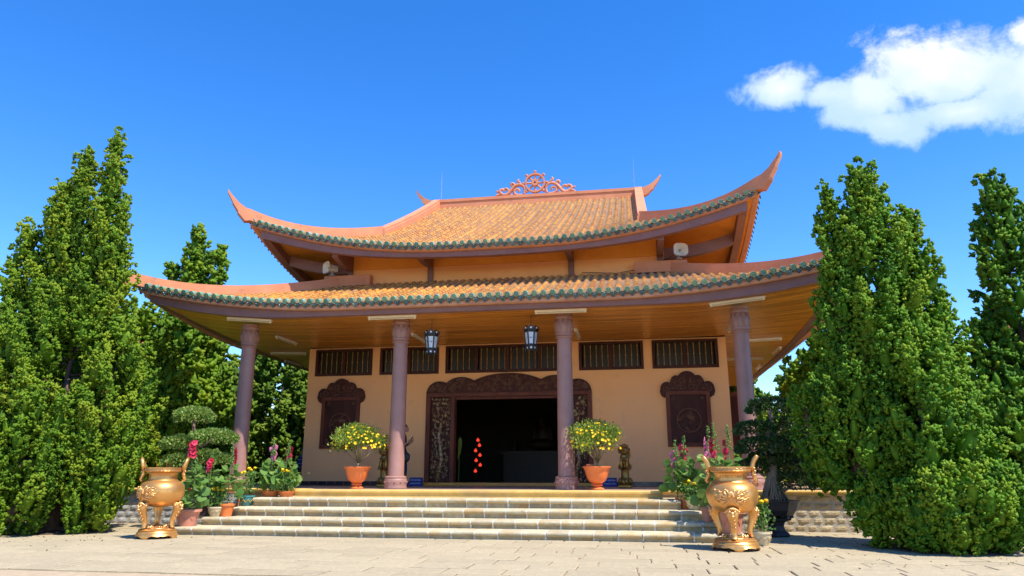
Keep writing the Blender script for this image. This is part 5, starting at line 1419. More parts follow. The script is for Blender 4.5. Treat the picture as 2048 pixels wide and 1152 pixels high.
# ================================================================== STATUES
def lion(x, y, rz, label):
    t = empty('lion_statue', (x, y, FL), rz, label, 'statue', 'gilded guardian lions on the porch')
    b = MB(); b.box(-.17, .17, -.17, .17, 0, .06); b.box(-.155, .155, -.155, .155, .06, .075)
    pm = b.mesh('pedestal', M_bronze); bevelled(pm, .008, 1); ped = link('pedestal', pm, t)
    b = MB(); b.lathe([(.14, .075), (.145, .12), (.13, .20), (.105, .25), (.10, .42), (.11, .46)], 16); b.build('pillar', M_bronze, ped, smooth=45)
    for k in range(10):
        a = 2 * math.pi * k / 10; b = MB(); b.tube([(math.cos(a) * .13, math.sin(a) * .13, .08), (math.cos(a) * .155, math.sin(a) * .155, .15), (math.cos(a) * .135, math.sin(a) * .135, .22), (math.cos(a) * .11, math.sin(a) * .11, .25)], [.035, .042, .03, .008], 7); b.build('lotus_petal', M_bronze, ped, smooth=True)
    B_ = []
    B_ += [((0, .03, .66), (.125, .13, .17)), ((0, -.02, .76), (.12, .12, .13)), ((0, .06, .54), (.14, .15, .10)), ((0, -.04, .95), (.125, .125, .12)), ((0, -.13, .90), (.085, .07, .065)), ((0, -.185, .915), (.03, .025, .022))]
    for s in (-1, 1):
        B_ += [((s * .075, -.13, .60), (.042, .045, .16)), ((s * .08, -.17, .485), (.05, .065, .032)), ((s * .12, .05, .53), (.06, .12, .08)), ((s * .12, -.07, .49), (.05, .08, .035)), ((s * .085, -.03, 1.06), (.03, .025, .045)), ((s * .05, -.125, .97), (.03, .025, .025)), ((s * .06, -.165, .885), (.03, .03, .028))]
    rs_ = random.Random(8)
    for k in range(34):
        a = rs_.uniform(0, 6.28); z = rs_.uniform(.72, 1.1); r_ = .135 if z < 1 else .135 - (z - 1) * .7
        if math.sin(a) < -.55 and z < 1.02: continue
        B_.append(((math.cos(a) * r_, math.sin(a) * r_ - .01, z), (.036, .036, .036)))
    for k in range(9): B_.append(((-.10 + .025 * k, -.125 - .02 * math.sin(k * math.pi / 8), .76 - .05 * math.sin(k * math.pi / 8)), (.02, .02, .02)))
    B_ += [((0, -.15, .72), (.03, .03, .03)), ((0, .16, .62), (.05, .05, .12)), ((0, .19, .76), (.05, .04, .08))]
    fuse('lion', B_, M_bronze, t, .012, 2)
    b = MB(); b.box(-.05, .05, -.215, -.14, .868, .874)
    for s in (-1, 1):
        e = MB(); e.ball((s * .045, -.158, .962), .016, 8, 5); e.build('eye', M_goldl, t, smooth=True)
lion(3.42, -1.5, R(-6), 'gilded guardian lion statue on a pedestal, right of the doorway')
lion(-3.28, -1.4, R(6), 'gilded guardian lion statue half hidden behind the second column')

# ================================================================== PEOPLE
def skin_body(name, V, E, Rr, mats, pick, parent, root=0, sub=2):
    me = bpy.data.meshes.new(name + '_raw'); me.from_pydata(V, E, []); o = bpy.data.objects.new(name + '_tmp', me); COL.objects.link(o)
    md = o.modifiers.new('skin', 'SKIN'); md.use_smooth_shade = True
    sv = me.skin_vertices[0].data
    for i, r_ in enumerate(Rr): sv[i].radius = (r_, r_) if not hasattr(r_, '__len__') else r_; sv[i].use_root = (i == root)
    ss = o.modifiers.new('sub', 'SUBSURF'); ss.levels = sub; ss.render_levels = sub
    dg = bpy.context.evaluated_depsgraph_get(); m2 = bpy.data.meshes.new_from_object(o.evaluated_get(dg)); bpy.data.objects.remove(o); bpy.data.meshes.remove(me)
    m2.name = name; m2.materials.clear()
    for m in mats: m2.materials.append(m)
    for p in m2.polygons: p.use_smooth = True; p.material_index = pick(p.center)
    return link(name, m2, parent)
M_skin = mat('skin', (.42, .22, .14), (.38, .19, .12), .55, 8)
M_navy = mat('navy_denim', (.012, .018, .045), (.02, .028, .06), .8, 20)
M_bag = mat('black_bag', (.012, .011, .012), (.02, .018, .02), .5, 12)
M_shoe = mat('blue_shoe', (.02, .03, .12), (.03, .045, .16), .6, 9)
M_hair = mat('black_hair', (.010, .008, .007), (.018, .014, .012), .45, 30, stretch=(1, 1, .2))
M_bluet = mat('blue_trousers', (.03, .10, .42), (.025, .08, .34), .8, 8)
M_lilac = mat('lilac_shirt', (.55, .52, .70), (.45, .42, .62), .8, 8)
M_short = mat('dark_shorts', (.012, .035, .032), (.016, .045, .04), .8, 9)
def stripe_mat():
    m = bpy.data.materials.new('striped_shirt'); m.use_nodes = True; N, L = m.node_tree.nodes, m.node_tree.links; p = N['Principled BSDF']
    tc = N.new('ShaderNodeTexCoord'); sp = N.new('ShaderNodeSeparateXYZ'); L.new(tc.outputs['Object'], sp.inputs[0])
    mm = N.new('ShaderNodeMath'); mm.operation = 'MULTIPLY'; L.new(sp.outputs[2], mm.inputs[0]); mm.inputs[1].default_value = 9.0
    fr = N.new('ShaderNodeMath'); fr.operation = 'FRACT'; L.new(mm.outputs[0], fr.inputs[0])
    r = N.new('ShaderNodeValToRGB'); r.color_ramp.interpolation = 'CONSTANT'; e = r.color_ramp.elements
    e[0].position = 0; e[0].color = (.01, .03, .14, 1); e[1].position = .55; e[1].color = (.012, .018, .06, 1)
    q = e.new(.82); q.color = (.32, .45, .38, 1); q = e.new(.9); q.color = (.02, .06, .26, 1)
    L.new(fr.outputs[0], r.inputs[0]); L.new(r.outputs[0], p.inputs['Base Color']); p.inputs['Roughness'].default_value = .85
    return m
def head(parent, c, r, hair_z, face=(0, -1)):
    fx, fy = face; B_ = [((c[0], c[1], c[2]), (r * .78, r * .92, r)), ((c[0] + fx * r * .55, c[1] + fy * r * .55, c[2] - r * .45), (r * .5, r * .5, r * .5)), ((c[0] + fx * r * .95, c[1] + fy * r * .95, c[2] - r * .12), (r * .13, r * .16, r * .2)), ((c[0] - fy * r * .8, c[1] + fx * r * .8, c[2] - r * .1), (r * .12, r * .16, r * .24)), ((c[0] + fy * r * .8, c[1] - fx * r * .8, c[2] - r * .1), (r * .12, r * .16, r * .24))]
    h = fuse('head', B_, M_skin, parent, r * .13, 2)
    fuse('hair', [((c[0] - fx * r * .15, c[1] - fy * r * .15, c[2] + r * .18), (r * .9, r * .98, r * .95)), ((c[0] - fx * r * .55, c[1] - fy * r * .55, c[2] - r * .3 - hair_z), (r * .6, r * .5, r * .7 + hair_z))], M_hair, parent, r * .14, 1)
    for s in (-1, 1):
        b = MB(); b.ball((c[0] + fx * r * .84 - fy * s * r * .32, c[1] + fy * r * .84 + fx * s * r * .32, c[2] + r * .05), r * .10, 7, 5); b.build('eye', M_hair, parent)
    b = MB(); b.ball((c[0] + fx * r * .98, c[1] + fy * r * .98, c[2] - r * .52), r * .16, 8, 5, 1, 1, .35); b.build('mouth', mat('lips', (.35, .10, .09)), parent)
def hand(parent, w, d, up, curl=.5, s=1.0):
    """palm and five fingers from wrist w towards d"""
    w, d, up = Vector(w), Vector(d).normalized(), Vector(up).normalized(); sd_ = d.cross(up).normalized(); tb = []
    tb.append(([w, w + d * .045 * s, w + d * .085 * s], [.022 * s, .03 * s, .028 * s]))
    for k, L in enumerate((.070, .080, .075, .058)):
        p0 = w + d * .08 * s + sd_ * (.024 - .016 * k) * s; q = (d + up * curl).normalized(); q2 = (d * .4 + up * (curl + .5)).normalized()
        tb.append(([p0, p0 + q * L * .5 * s, p0 + q * L * .5 * s + q2 * L * .5 * s], [.0095 * s, .0085 * s, .007 * s]))
    p0 = w + d * .03 * s + sd_ * .028 * s; tb.append(([p0, p0 + (d * .6 + sd_ * .7).normalized() * .035 * s, p0 + (d * .9 + sd_ * .45 + up * .4).normalized() * .065 * s], [.011 * s, .010 * s, .008 * s]))
    return fuse('hand', [], M_skin, parent, .006 * s, 2, tubes=tb)
def shoe(parent, p, ang, mt, s=1.0):
    c, q = math.cos(ang), math.sin(ang)
    B_ = []
    for u, r_, h in ((-.06, .042, .05), (0, .042, .045), (.06, .046, .036), (.12, .046, .03), (.165, .036, .024)): B_.append(((p[0] + c * u * s, p[1] + q * u * s, p[2] + h * s * .9), (r_ * s, r_ * s, h * s)))
    return fuse('shoe', B_, mt, parent, .011, 2)
# visitor behind the second column, looking at a phone (facing right along the porch)
pt = empty('person', (-2.78, -1.35, FL), R(0), 'visitor in dark clothes holding up a phone behind the second column', 'person')
V = [(0, 0, .92), (0, 0, 1.08), (0, 0, 1.25), (0, .0, 1.40), (.02, 0, 1.47), (0, -.09, .88), (.02, -.10, .50), (-.02, -.11, .09), (0, .09, .88), (.07, .10, .50), (.05, .11, .09),
     (0, -.17, 1.37), (.02, -.21, 1.10), (.20, -.16, 1.19), (0, .17, 1.37), (.02, .21, 1.12), (.20, .10, 1.20)]
E_ = [(0, 1), (1, 2), (2, 3), (3, 4), (0, 5), (5, 6), (6, 7), (0, 8), (8, 9), (9, 10), (3, 11), (11, 12), (12, 13), (3, 14), (14, 15), (15, 16)]
Rr = [(.12, .15), (.10, .13), (.11, .15), (.08, .10), .05, .085, .062, .045, .085, .062, .045, .06, .045, .03, .06, .045, .03]
skin_body('body', V, E_, Rr, [M_navy, M_bag, M_skin], lambda c: 0 if c.z < .98 else (2 if (c.z > 1.43 or c.x > .06 and c.z < 1.3 and c.z > 1.05 and (c - Vector((0, 0, c.z))).length > .17) else 1), pt)
head(pt, (.05, 0, 1.60), .112, .02, (1, 0)); hand(pt, (.20, -.16, 1.19), (.75, .1, .55), (.1, .5, .8)); hand(pt, (.20, .10, 1.20), (.75, -.4, .5), (.1, -.3, .9))
shoe(pt, (.02, -.11, .0), R(0), M_shoe); shoe(pt, (.09, .11, .0), R(8), M_shoe)
ph = empty('phone', (-2.48, -1.50, FL + 1.29), 0, 'dark smartphone held up by the visitor behind the column', 'phone')
b = MB(); b.box(-.006, .006, -.038, .038, -.075, .075); pm = b.mesh('case', M_bag); bevelled(pm, .004, 1); link('case', pm, ph, rot=(0, R(35), 0))
bg = empty('shoulder_bag', (-2.66, -1.52, FL + .78), 0, 'rounded black shoulder bag at the visitor\'s hip', 'bag')
fuse('bag_body', [((0, 0, 0), (.17, .07, .14)), ((.02, 0, .04), (.15, .065, .12))], M_bag, bg, .016, 3)
b = MB(); b.tube([(-.12, 0, .10), (-.14, .1, .4), (-.12, .16, .62), (-.1, .24, .4), (.05, .1, .10)], .012, 5); b.build('strap', M_bag, bg, smooth=True)
# child leaning at the left corner of the hall
ct = empty('person', (-6.62, .35, FL), R(0), 'child in a striped blue shirt and shorts stooping at the left wall corner', 'person')
V = [(0, 0, .50), (.02, -.02, .62), (.06, -.06, .76), (.10, -.10, .86), (.12, -.12, .92), (-.07, .02, .47), (-.10, .04, .26), (-.13, .05, .06), (.07, .02, .47), (.09, .04, .26), (.10, .05, .06), (-.04, -.02, .84), (-.10, -.04, .68), (-.04, -.12, .60), (.20, -.10, .84), (.26, -.14, .70), (.27, -.2, .80)]
Rr = [(.11, .10), (.105, .095), (.115, .10), (.08, .08), .045, .075, .045, .034, .075, .045, .034, .05, .036, .026, .05, .036, .026]
skin_body('body', V, E_, Rr, [M_skin, M_short, stripe_mat()], lambda c: 0 if c.z < .33 else (1 if c.z < .52 else (2 if c.z < .90 else 0)), ct)
head(ct, (.15, -.18, 1.02), .095, .0, (.3, -.95)); hand(ct, (-.04, -.12, .60), (.3, -.3, -.8), (.2, -.8, .2), s=.75); hand(ct, (.27, -.2, .80), (.2, -.2, .9), (.2, -.8, -.2), s=.75)
shoe(ct, (-.13, .05, 0), R(-120), M_shoe, .8); shoe(ct, (.10, .05, 0), R(-60), M_shoe, .8)
# far visitor at the right edge, mostly behind foliage
ft = empty('person', (12.35, -2.1, 0), R(0), 'distant walker in bright blue trousers at the far right edge', 'person')
V = [(0, 0, .92), (0, 0, 1.08), (0, 0, 1.25), (0, 0, 1.40), (0, 0, 1.47), (-.09, 0, .88), (-.16, -.02, .50), (-.17, 0, .09), (.09, 0, .88), (.12, .04, .50), (.16, .1, .09), (-.17, 0, 1.37), (-.22, 0, 1.10), (-.2, -.12, .90), (.17, 0, 1.37), (.22, 0, 1.10), (.2, -.1, .90)]
skin_body('body', V, E_, [(.15, .12), (.13, .10), (.15, .11), (.10, .08), .05, .09, .07, .055, .09, .07, .055, .06, .045, .03, .06, .045, .03], [M_bluet, M_lilac, M_skin], lambda c: (2 if c.z < .12 else 0) if c.z < .98 else (1 if c.z < 1.44 else 2), ft)
head(ft, (0, -.02, 1.60), .112, .05); hand(ft, (-.2, -.12, .9), (0, -.2, -1), (0, -1, 0)); hand(ft, (.2, -.1, .9), (0, -.2, -1), (0, -1, 0))
shoe(ft, (-.17, 0, 0), R(-100), M_terra2); shoe(ft, (.16, .1, 0), R(-60), M_terra2)

# ================================================================== INSIDE THE DOOR
M_glow = bpy.data.materials.new('lit_red_lantern'); M_glow.use_nodes = True
_p = M_glow.node_tree.nodes['Principled BSDF']; _p.inputs['Base Color'].default_value = (.6, .03, .015, 1); _p.inputs['Emission Color'].default_value = (1, .06, .025, 1); _p.inputs['Emission Strength'].default_value = .32
t = empty('lantern_string', (-1.20, 1.2, FL), 0, 'vertical string of glowing red ball lanterns inside the doorway', 'lanterns')
b = MB(); b.tube([(0, 0, .05), (.02, 0, .8), (.0, 0, 1.45)], .008, 5); b.build('cord', M_dark, t)
for k, (dx, z) in enumerate(((.04, 1.36), (.09, 1.20), (-.03, 1.04), (.11, .90), (-.01, .74), (.12, .60), (-.03, .42))):
    b = MB(); b.ball((dx, 0, z), .052, 12, 8, 1, 1, .85); b.tube([(dx, 0, z + .05), (dx, 0, z + .07)], .02, 6); b.build('ball_lantern', M_glow, t, smooth=True)
t = empty('leaf_fan', (-1.72, 1.0, FL), 0, 'tall yellow-green leaf standing just inside the doorway', 'plant')
b = MB(); b.tube([(0, 0, 0), (.01, 0, .5), (.02, 0, .82)], .015, 6); b.build('stalk', M_stem, t)
leafobj('leaf', [(np.array([(-.03, 0, .75), (.06, -.02, .95), (.10, -.02, 1.2), (.09, 0, 1.38), (.03, 0, 1.46), (-.02, 0, 1.38), (-.03, .01, 1.1)]), np.array([(0, 1, 2), (0, 2, 3), (0, 3, 4), (0, 4, 5), (0, 5, 6)]), np.full(7, .9))], M_bush, t)
t = empty('altar', (0, 8.0, FL), 0, 'dark altar with a seated figure deep inside the hall', 'altar')
M_altar = mat('altar_shade_tone', (.035, .012, .006), (.05, .02, .006), .5, 5)  # the hall's inner shade is put into this near-black colour
b = MB(); b.box(-1.5, 1.5, -.5, .5, 0, 1.1); b.box(-1.65, 1.65, -.6, .6, 1.1, 1.2); b.build('table', M_altar, t)
fuse('seated_figure', [((0, 0, 1.45), (.62, .4, .25)), ((0, .05, 1.85), (.36, .26, .45)), ((0, .02, 2.4), (.19, .2, .25)), ((.35, -.05, 1.8), (.12, .16, .38)), ((-.35, -.05, 1.8), (.12, .16, .38))], M_altar, t, .04, 2)
for x in (-1.1, 1.1):
    b = MB(); b.lathe([(.08, 1.2), (.12, 1.25), (.05, 1.35), (.09, 1.6), (.06, 1.65)], 10, (x, -.1, 0)); b.build('vase', M_altar, t, smooth=True)
# ================================================================== TREES
SP3V, SP3F = _sprig(3)
def _ico2():
    bm = bmesh.new(); bmesh.ops.create_icosphere(bm, subdivisions=2, radius=.5)
    v = np.array([tuple(q.co) for q in bm.verts]); f = np.array([[q.index for q in p.verts] for p in bm.faces]); bm.free(); return v, f
ICV2, ICF2 = _ico2()
def spindle_r(t, kind):
    """relative radius of a crown column along its height"""
    if kind == 'cone': return (1 - t) ** .75 * min(1.0, .55 + t * 3.0) + .03
    if kind == 'flame': return math.sin(math.pi * min(1, (t * .88 + .12)) ** .8) ** .8 + .05
    return math.sqrt(max(0.0, 1 - (2 * t - 1) ** 2)) + .02
def juniper(base, label, spind, mt, seed, sprig=.085, lobe=.42, dens=1.0, trunk_r=.16, trunk_h=None, group='tall junipers around the hall', tint_mu=.5, up=.85, tone=.22):
    """spind: list of (x,y,z0, x1,y1,z1, radius, kind, n_lobes) in coordinates relative to the base"""
    g = np.random.default_rng(seed)
    t = empty('juniper_tree', base, 0, label, 'tree', group)
    LP, LD, LL, LW, LT = [], [], [], [], []
    limbs = MB()
    for (x0, y0, z0, x1, y1, z1, rad, kind, nl) in spind:
        a, b_ = np.array([x0, y0, z0], float), np.array([x1, y1, z1], float)
        limbs.tube([tuple(a + (b_ - a) * q + np.array([0.03 * math.sin(q * 9), .03 * math.cos(q * 7), 0])) for q in np.linspace(0, .96, 9)], [max(.012, trunk_r * .55 * (1 - q)) for q in np.linspace(0, .96, 9)], 6)
        nl = int(nl * 1.3)
        for k in range(nl):
            u = (k + g.uniform(0, 1)) / nl; u = u ** .92
            th = k * 2.39996 + g.uniform(-.5, .5)
            rr = rad * spindle_r(u, kind) * g.uniform(.74, 1.06)
            out = np.array([math.cos(th), math.sin(th), 0.0])
            c = a + (b_ - a) * u + out * rr * .80
            sz = lobe * (1.12 - .60 * u) * g.uniform(.65, 1.35) * (.55 + .45 * min(1, rad / 1.2))
            d = out * g.uniform(.25, .75) + np.array([0, 0, up * g.uniform(.8, 1.5)]); d /= np.linalg.norm(d)
            LP.append(c); LD.append(d); LL.append(sz * 1.38); LW.append(sz * g.uniform(.44, .60)); LT.append(np.clip(g.normal(tint_mu, tone), 0, 1))
            if k % 3 == 0:
                ax = a + (b_ - a) * max(0, u - .06)
                limbs.tube([tuple(ax), tuple(ax * .45 + c * .55 - np.array([0, 0, .05])), tuple(c + d * sz * .3)], [.028, .018, .008], 5)
    LP, LD, LL, LW, LT = map(np.array, (LP, LD, LL, LW, LT))
    # every flame-shaped lobe: an inner mass of older twigs, covered with tufts of small sprigs
    nL = len(LP); fr = frames(LD, g.uniform(0, 6.28, nL)); ctr = LP + LD * (LL * .22)[:, None]
    axs = np.stack([LW * .84, LW * .84, LL * .92], 1)
    tr_ = sprig * 1.25
    cnt = np.maximum(8, (dens * LL * LW * 9.0 / (tr_ * tr_ * 2.6)).astype(int)); idx = np.repeat(np.arange(nL), cnt); n = len(idx)
    dv = g.normal(0, 1, (n, 3)); dv /= np.linalg.norm(dv, axis=1, keepdims=True)
    q_ = 1 + .10 * np.sin(dv[:, 0] * 7 + idx * 1.7) + .09 * np.sin(dv[:, 1] * 9 + dv[:, 2] * 5 + idx)
    taper = np.where(dv[:, 2] > 0, 1 - .70 * dv[:, 2] ** 2, 1.0)
    loc = dv * axs[idx] * (q_ * g.uniform(.96, 1.12, n))[:, None]; loc[:, :2] *= taper[:, None]
    TP = ctr[idx] + np.einsum('nij,nj->ni', fr[idx], loc)
    TN = np.einsum('nij,nj->ni', fr[idx], dv / axs[idx] * axs[idx].mean(1, keepdims=True)); TN /= np.linalg.norm(TN, axis=1, keepdims=True)
    # leave out what is buried inside neighbouring lobes
    ok = TP[:, 2] > .05
    for j0 in range(0, nL, 48):
        sl_ = slice(j0, j0 + 48); rel = TP[:, None, :] - ctr[None, sl_]
        lc = np.einsum('jab,nja->njb', fr[sl_], rel) / axs[None, sl_]
        d2 = (lc ** 2).sum(2); d2[idx[:, None] == np.arange(nL)[None, sl_]] = 9
        ok &= (d2 > .46).all(1)
    vd = np.array([3.8, -21.4]) - np.array(base[:2]); vd = np.array([vd[0], vd[1], 0]) / np.linalg.norm(vd)
    ok &= ((TN @ vd) > -.15) | (g.uniform(0, 1, n) < .2)      # sparser on the side nobody passes
    TP, TN, idx = TP[ok], TN[ok], idx[ok]; n = len(TP)
    TT = np.clip(LT[idx] + g.normal(0, .13, n), 0, 1); TS_ = g.uniform(.7, 1.35, n)
    per = 5; id2 = np.repeat(np.arange(n), per); m = len(id2)
    dv = g.normal(0, 1, (m, 3)); dv /= np.linalg.norm(dv, axis=1, keepdims=True); dv = dv + TN[id2] * 1.1; dv /= np.linalg.norm(dv, axis=1, keepdims=True)
    P_ = TP[id2] + dv * (tr_ * TS_[id2] * g.uniform(.35, .85, m))[:, None]
    D = dv + np.array([0, 0, .35]) + g.normal(0, .2, (m, 3))
    keep = P_[:, 2] > .05
    P_, D, id2 = P_[keep], D[keep], id2[keep]; m = len(P_)
    sz = sprig * g.uniform(.75, 1.25, m) * TS_[id2] ** .5; S = np.stack([sz * 1.25, sz * 1.25, sz * 1.2], 1)
    tint = np.clip(TT[id2] + g.normal(0, .10, m), 0, 1)
    V, F, T = scatter(SP3V, SP3F, P_, D, S, g, tint, .08)
    I2 = ICV2 * 2.0
    wob = 1 + g.normal(0, .12, (nL, len(I2), 1)); tp = np.where(I2[:, 2] > 0, 1 - .70 * I2[:, 2] ** 2, 1.0)
    kc = I2[None] * (axs * .68)[:, None, :] * wob; kc[:, :, :2] *= tp[None, :, None]
    CV = np.einsum('nij,nkj->nki', fr, kc) + ctr[:, None, :]
    CF = ICF2[None] + (np.arange(nL) * len(I2))[:, None, None]
    CV = CV.reshape(-1, 3); CF = CF.reshape(-1, 3); CV[:, 2] = np.maximum(CV[:, 2], .07)
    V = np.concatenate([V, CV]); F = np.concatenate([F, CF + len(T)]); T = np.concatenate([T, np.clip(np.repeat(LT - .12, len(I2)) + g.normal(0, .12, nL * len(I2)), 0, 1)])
    link('crown', np_mesh('crown', V, F, mt, T, True), t)
    h = trunk_h or max(s[5] for s in spind) * .36
    tr = MB(); lean = spind[0]
    tr.tube([(lean[0] + math.sin(q * 5) * .05 * q, lean[1], h * q - .05) for q in np.linspace(0, 1, 8)], [trunk_r * (1.35 - 1.1 * q) if q > .05 else trunk_r * 1.7 for q in np.linspace(0, 1, 8)], 9)
    for k in range(5):
        a = k * 1.3; tr.tube([(lean[0], lean[1], .12), (lean[0] + math.cos(a) * trunk_r * 1.6, lean[1] + math.sin(a) * trunk_r * 1.6, .02), (lean[0] + math.cos(a) * trunk_r * 2.8, lean[1] + math.sin(a) * trunk_r * 2.8, -.05)], [trunk_r * .8, trunk_r * .5, trunk_r * .2], 6)
    trunk = tr.build('trunk', M_bark, t, smooth=True)
    limbs.build('limbs', M_bark, trunk, smooth=True)
    return t
# left foreground giant with two spires
juniper((-8.75, -7.1, 0), 'huge twin-spired juniper in the left foreground', [
    (0, 0, .4, -.3, .3, 5.6, 1.85, 'flame', 110),
    (-.3, .2, 4.2, -.60, .1, 8.3, .62, 'cone', 44),
    (.45, .0, 4.0, .30, 0, 9.25, .46, 'cone', 54),
    (.75, .0, 4.0, .80, 0, 7.4, .30, 'cone', 22),
    (-1.5, .2, 2.5, -1.80, .1, 6.9, .80, 'cone', 40),
    (-.95, .2, 3.5, -1.10, .1, 7.6, .62, 'cone', 34),
    (1.0, -.1, 1.0, 1.25, -.1, 4.3, .80, 'flame', 40),
    (-1.1, -.9, .4, -1.3, -1.0, 3.6, .90, 'flame', 36),
    (.1, -1.1, .3, .2, -1.15, 3.0, .90, 'flame', 36),
    (1.1, -.2, .25, 1.35, -.3, 1.9, .65, 'flame', 22),
    (-.55, .1, 8.0, -.55, .1, 8.9, .10, 'cone', 9),
    (-.95, .1, 6.4, -1.02, .1, 8.1, .22, 'cone', 14)], M_jun, 1, .052, .44, 1.1, .22, tint_mu=.58)
# right foreground giant: broad cone with a low rounded skirt
juniper((8.55, -7.4, 0), 'broad cone-shaped juniper with rounded low skirt in the right foreground', [
    (0, 0, 1.0, -.32, 0, 6.9, 1.22, 'cone', 120),
    (-.95, -.1, 1.2, -.90, .1, 6.6, .60, 'cone', 58),
    (.45, 0, 1.2, .52, 0, 6.05, .62, 'cone', 46),
    (.70, .1, 1.2, .84, .1, 4.5, .46, 'cone', 32),
    (.20, -.75, .10, .22, -.75, 1.10, 1.12, 'ball', 70),
    (.75, -.45, .10, .80, -.45, 1.15, .70, 'ball', 30),
    (-.85, -.2, .9, -.95, -.1, 3.4, .60, 'flame', 30),
    (.95, 0, .9, 1.0, 0, 2.3, .40, 'flame', 18),
    (-1.35, .3, 1.1, -1.75, .4, 2.8, .36, 'flame', 14),
    (-.8, -.4, .2, -.9, -.4, 1.0, .40, 'ball', 12),
    (.0, -.75, 1.2, .0, -.65, 3.8, .70, 'flame', 34)], M_jund, 2, .050, .38, 1.1, .20, tint_mu=.56, up=1.15)
FAR = dict(sprig=.15, lobe=.62, dens=1.0, trunk_r=.16)
juniper((-10.3, -3.1, 0), 'rounded juniper behind the left twin-spired one', [(0, 0, .3, .1, 0, 5.7, 1.7, 'flame', 80), (.7, -.3, .3, .8, -.4, 3.8, 1.2, 'flame', 40)], M_jun, 3, .10, .5, .9, .16)
juniper((-12.0, 1.6, 0), 'leafy juniper beyond the left end of the porch', [(0, 0, .3, .2, 0, 6.6, 1.9, 'flame', 84), (.9, -.4, .3, 1.0, -.4, 4.6, 1.3, 'flame', 40)], M_jun, 4, **FAR)
juniper((-13.6, 4.8, 0), 'juniper between the left column and the leafy trees behind', [(0, 0, .3, 0, 0, 7.0, 2.1, 'flame', 90), (1.2, -.5, .3, 1.4, -.5, 5.0, 1.5, 'flame', 44)], M_junb, 5, **FAR)
juniper((-12.3, 9.8, 0), 'dense juniper seen between the leftmost column and the wall', [(0, 0, .3, 0, 0, 8.6, 2.5, 'flame', 110), (1.4, -.8, .3, 1.5, -.8, 5.5, 1.6, 'flame', 44)], M_junb, 6, **FAR)
juniper((-9.6, 14.5, 0), 'farthest juniper on the left, against the wall corner', [(0, 0, .3, 0, 0, 8.6, 2.6, 'flame', 110)], M_junb, 7, **FAR)
juniper((-16.4, 8.3, 0), 'slender juniper whose spires rise above the lower left roof', [(0, 0, .5, 0, 0, 12.3, 1.25, 'cone', 110), (1.0, 0, 4, 1.25, 0, 11.5, .5, 'cone', 34), (-1.0, 0, 4, -1.1, 0, 10.7, .55, 'cone', 30), (.5, 0, 4, .7, 0, 10.9, .5, 'cone', 24)], M_jun, 8, **FAR)
juniper((-13.2, -3.2, 0), 'juniper at the far left edge behind the foreground tree', [(0, 0, .3, 0, 0, 6.3, 1.8, 'flame', 80)], M_jun, 9, **FAR)
juniper((-16.5, 2.0, 0), 'background juniper far left', [(0, 0, .3, 0, 0, 6.8, 2.3, 'flame', 80)], M_junb, 10, **FAR)
juniper((14.4, 0.2, 0), 'dark open-crowned juniper at the right edge', [(0, 0, .6, -.15, 0, 9.4, 1.75, 'cone', 130), (-.9, -.2, .6, -1.1, -.2, 5.2, 1.0, 'flame', 48), (1.0, -.2, .8, 1.1, -.2, 7.4, 1.2, 'flame', 50), (.1, -.9, .4, .1, -.9, 4.2, 1.4, 'flame', 44)], M_jund, 11, .10, .46, .72, .18, tint_mu=.36)
juniper((12.6, -3.0, 0), 'shaded juniper between the two right-hand trees', [(0, 0, .4, .1, 0, 3.1, 1.2, 'flame', 50)], M_jund, 12, .10, .45, .8, .14, tint_mu=.32)
juniper((9.9, 2.6, 0), 'juniper behind the bonsai and the rightmost column', [(0, 0, .3, 0, 0, 5.4, 1.35, 'flame', 70), (.9, .4, .3, 1.1, .4, 6.2, 1.2, 'flame', 50)], M_jund, 13, **FAR, tint_mu=.55)
juniper((11.0, 8.5, 0), 'far juniper beyond the right side of the hall', [(0, 0, .3, 0, 0, 5.6, 1.7, 'flame', 70)], M_jun, 14, **FAR)
juniper((17.5, 4.0, 0), 'background juniper beyond the right edge', [(0, 0, .3, 0, 0, 7.2, 2.2, 'flame', 80)], M_jund, 15, **FAR)
juniper((8.3, -2.6, FL), 'low juniper on the plinth behind the bonsai', [(0, 0, .1, 0, 0, 2.6, .95, 'flame', 44)], M_jund, 16, .085, .36, .85, .09, tint_mu=.38)

juniper((-14.8, 13.5, 0), 'tall juniper in the second row left, between column and eave', [(0, 0, .3, 0, 0, 9.2, 2.6, 'flame', 100), (1.9, 0, .3, 2.0, 0, 6.5, 1.8, 'flame', 44)], M_junb, 17, .17, .72, .9, .2)
juniper((-7.4, 19.5, 0), 'juniper behind the hall showing past its left wall', [(0, 0, .3, 0, 0, 9.0, 2.6, 'flame', 90)], M_junb, 18, .18, .75, .9, .2)
juniper((-18.6, 7.0, 0), 'background juniper left of the slender spires', [(0, 0, .3, 0, 0, 7.6, 2.4, 'flame', 80)], M_junb, 19, .18, .75, .9, .2)
juniper((-11.6, -0.6, 0), 'low bushy juniper just left of the plinth', [(0, 0, .1, .1, 0, 3.9, 1.5, 'flame', 60)], M_jun, 20, .10, .5, .9, .14)
juniper((13.2, 5.6, 0), 'juniper filling the gap right of the hall', [(0, 0, .3, 0, 0, 4.2, 2.0, 'flame', 70)], M_jund, 21, .17, .7, .9, .2, tint_mu=.5)
juniper((8.9, 14.5, 0), 'far juniper past the right wall corner', [(0, 0, .3, 0, 0, 5.2, 1.7, 'flame', 60)], M_jun, 22, .17, .7, .9, .2)
juniper((12.2, 17.0, 0), 'background juniper beyond the right side eave', [(0, 0, .3, 0, 0, 6.2, 2.2, 'flame', 70)], M_junb, 23, .18, .75, .9, .2)

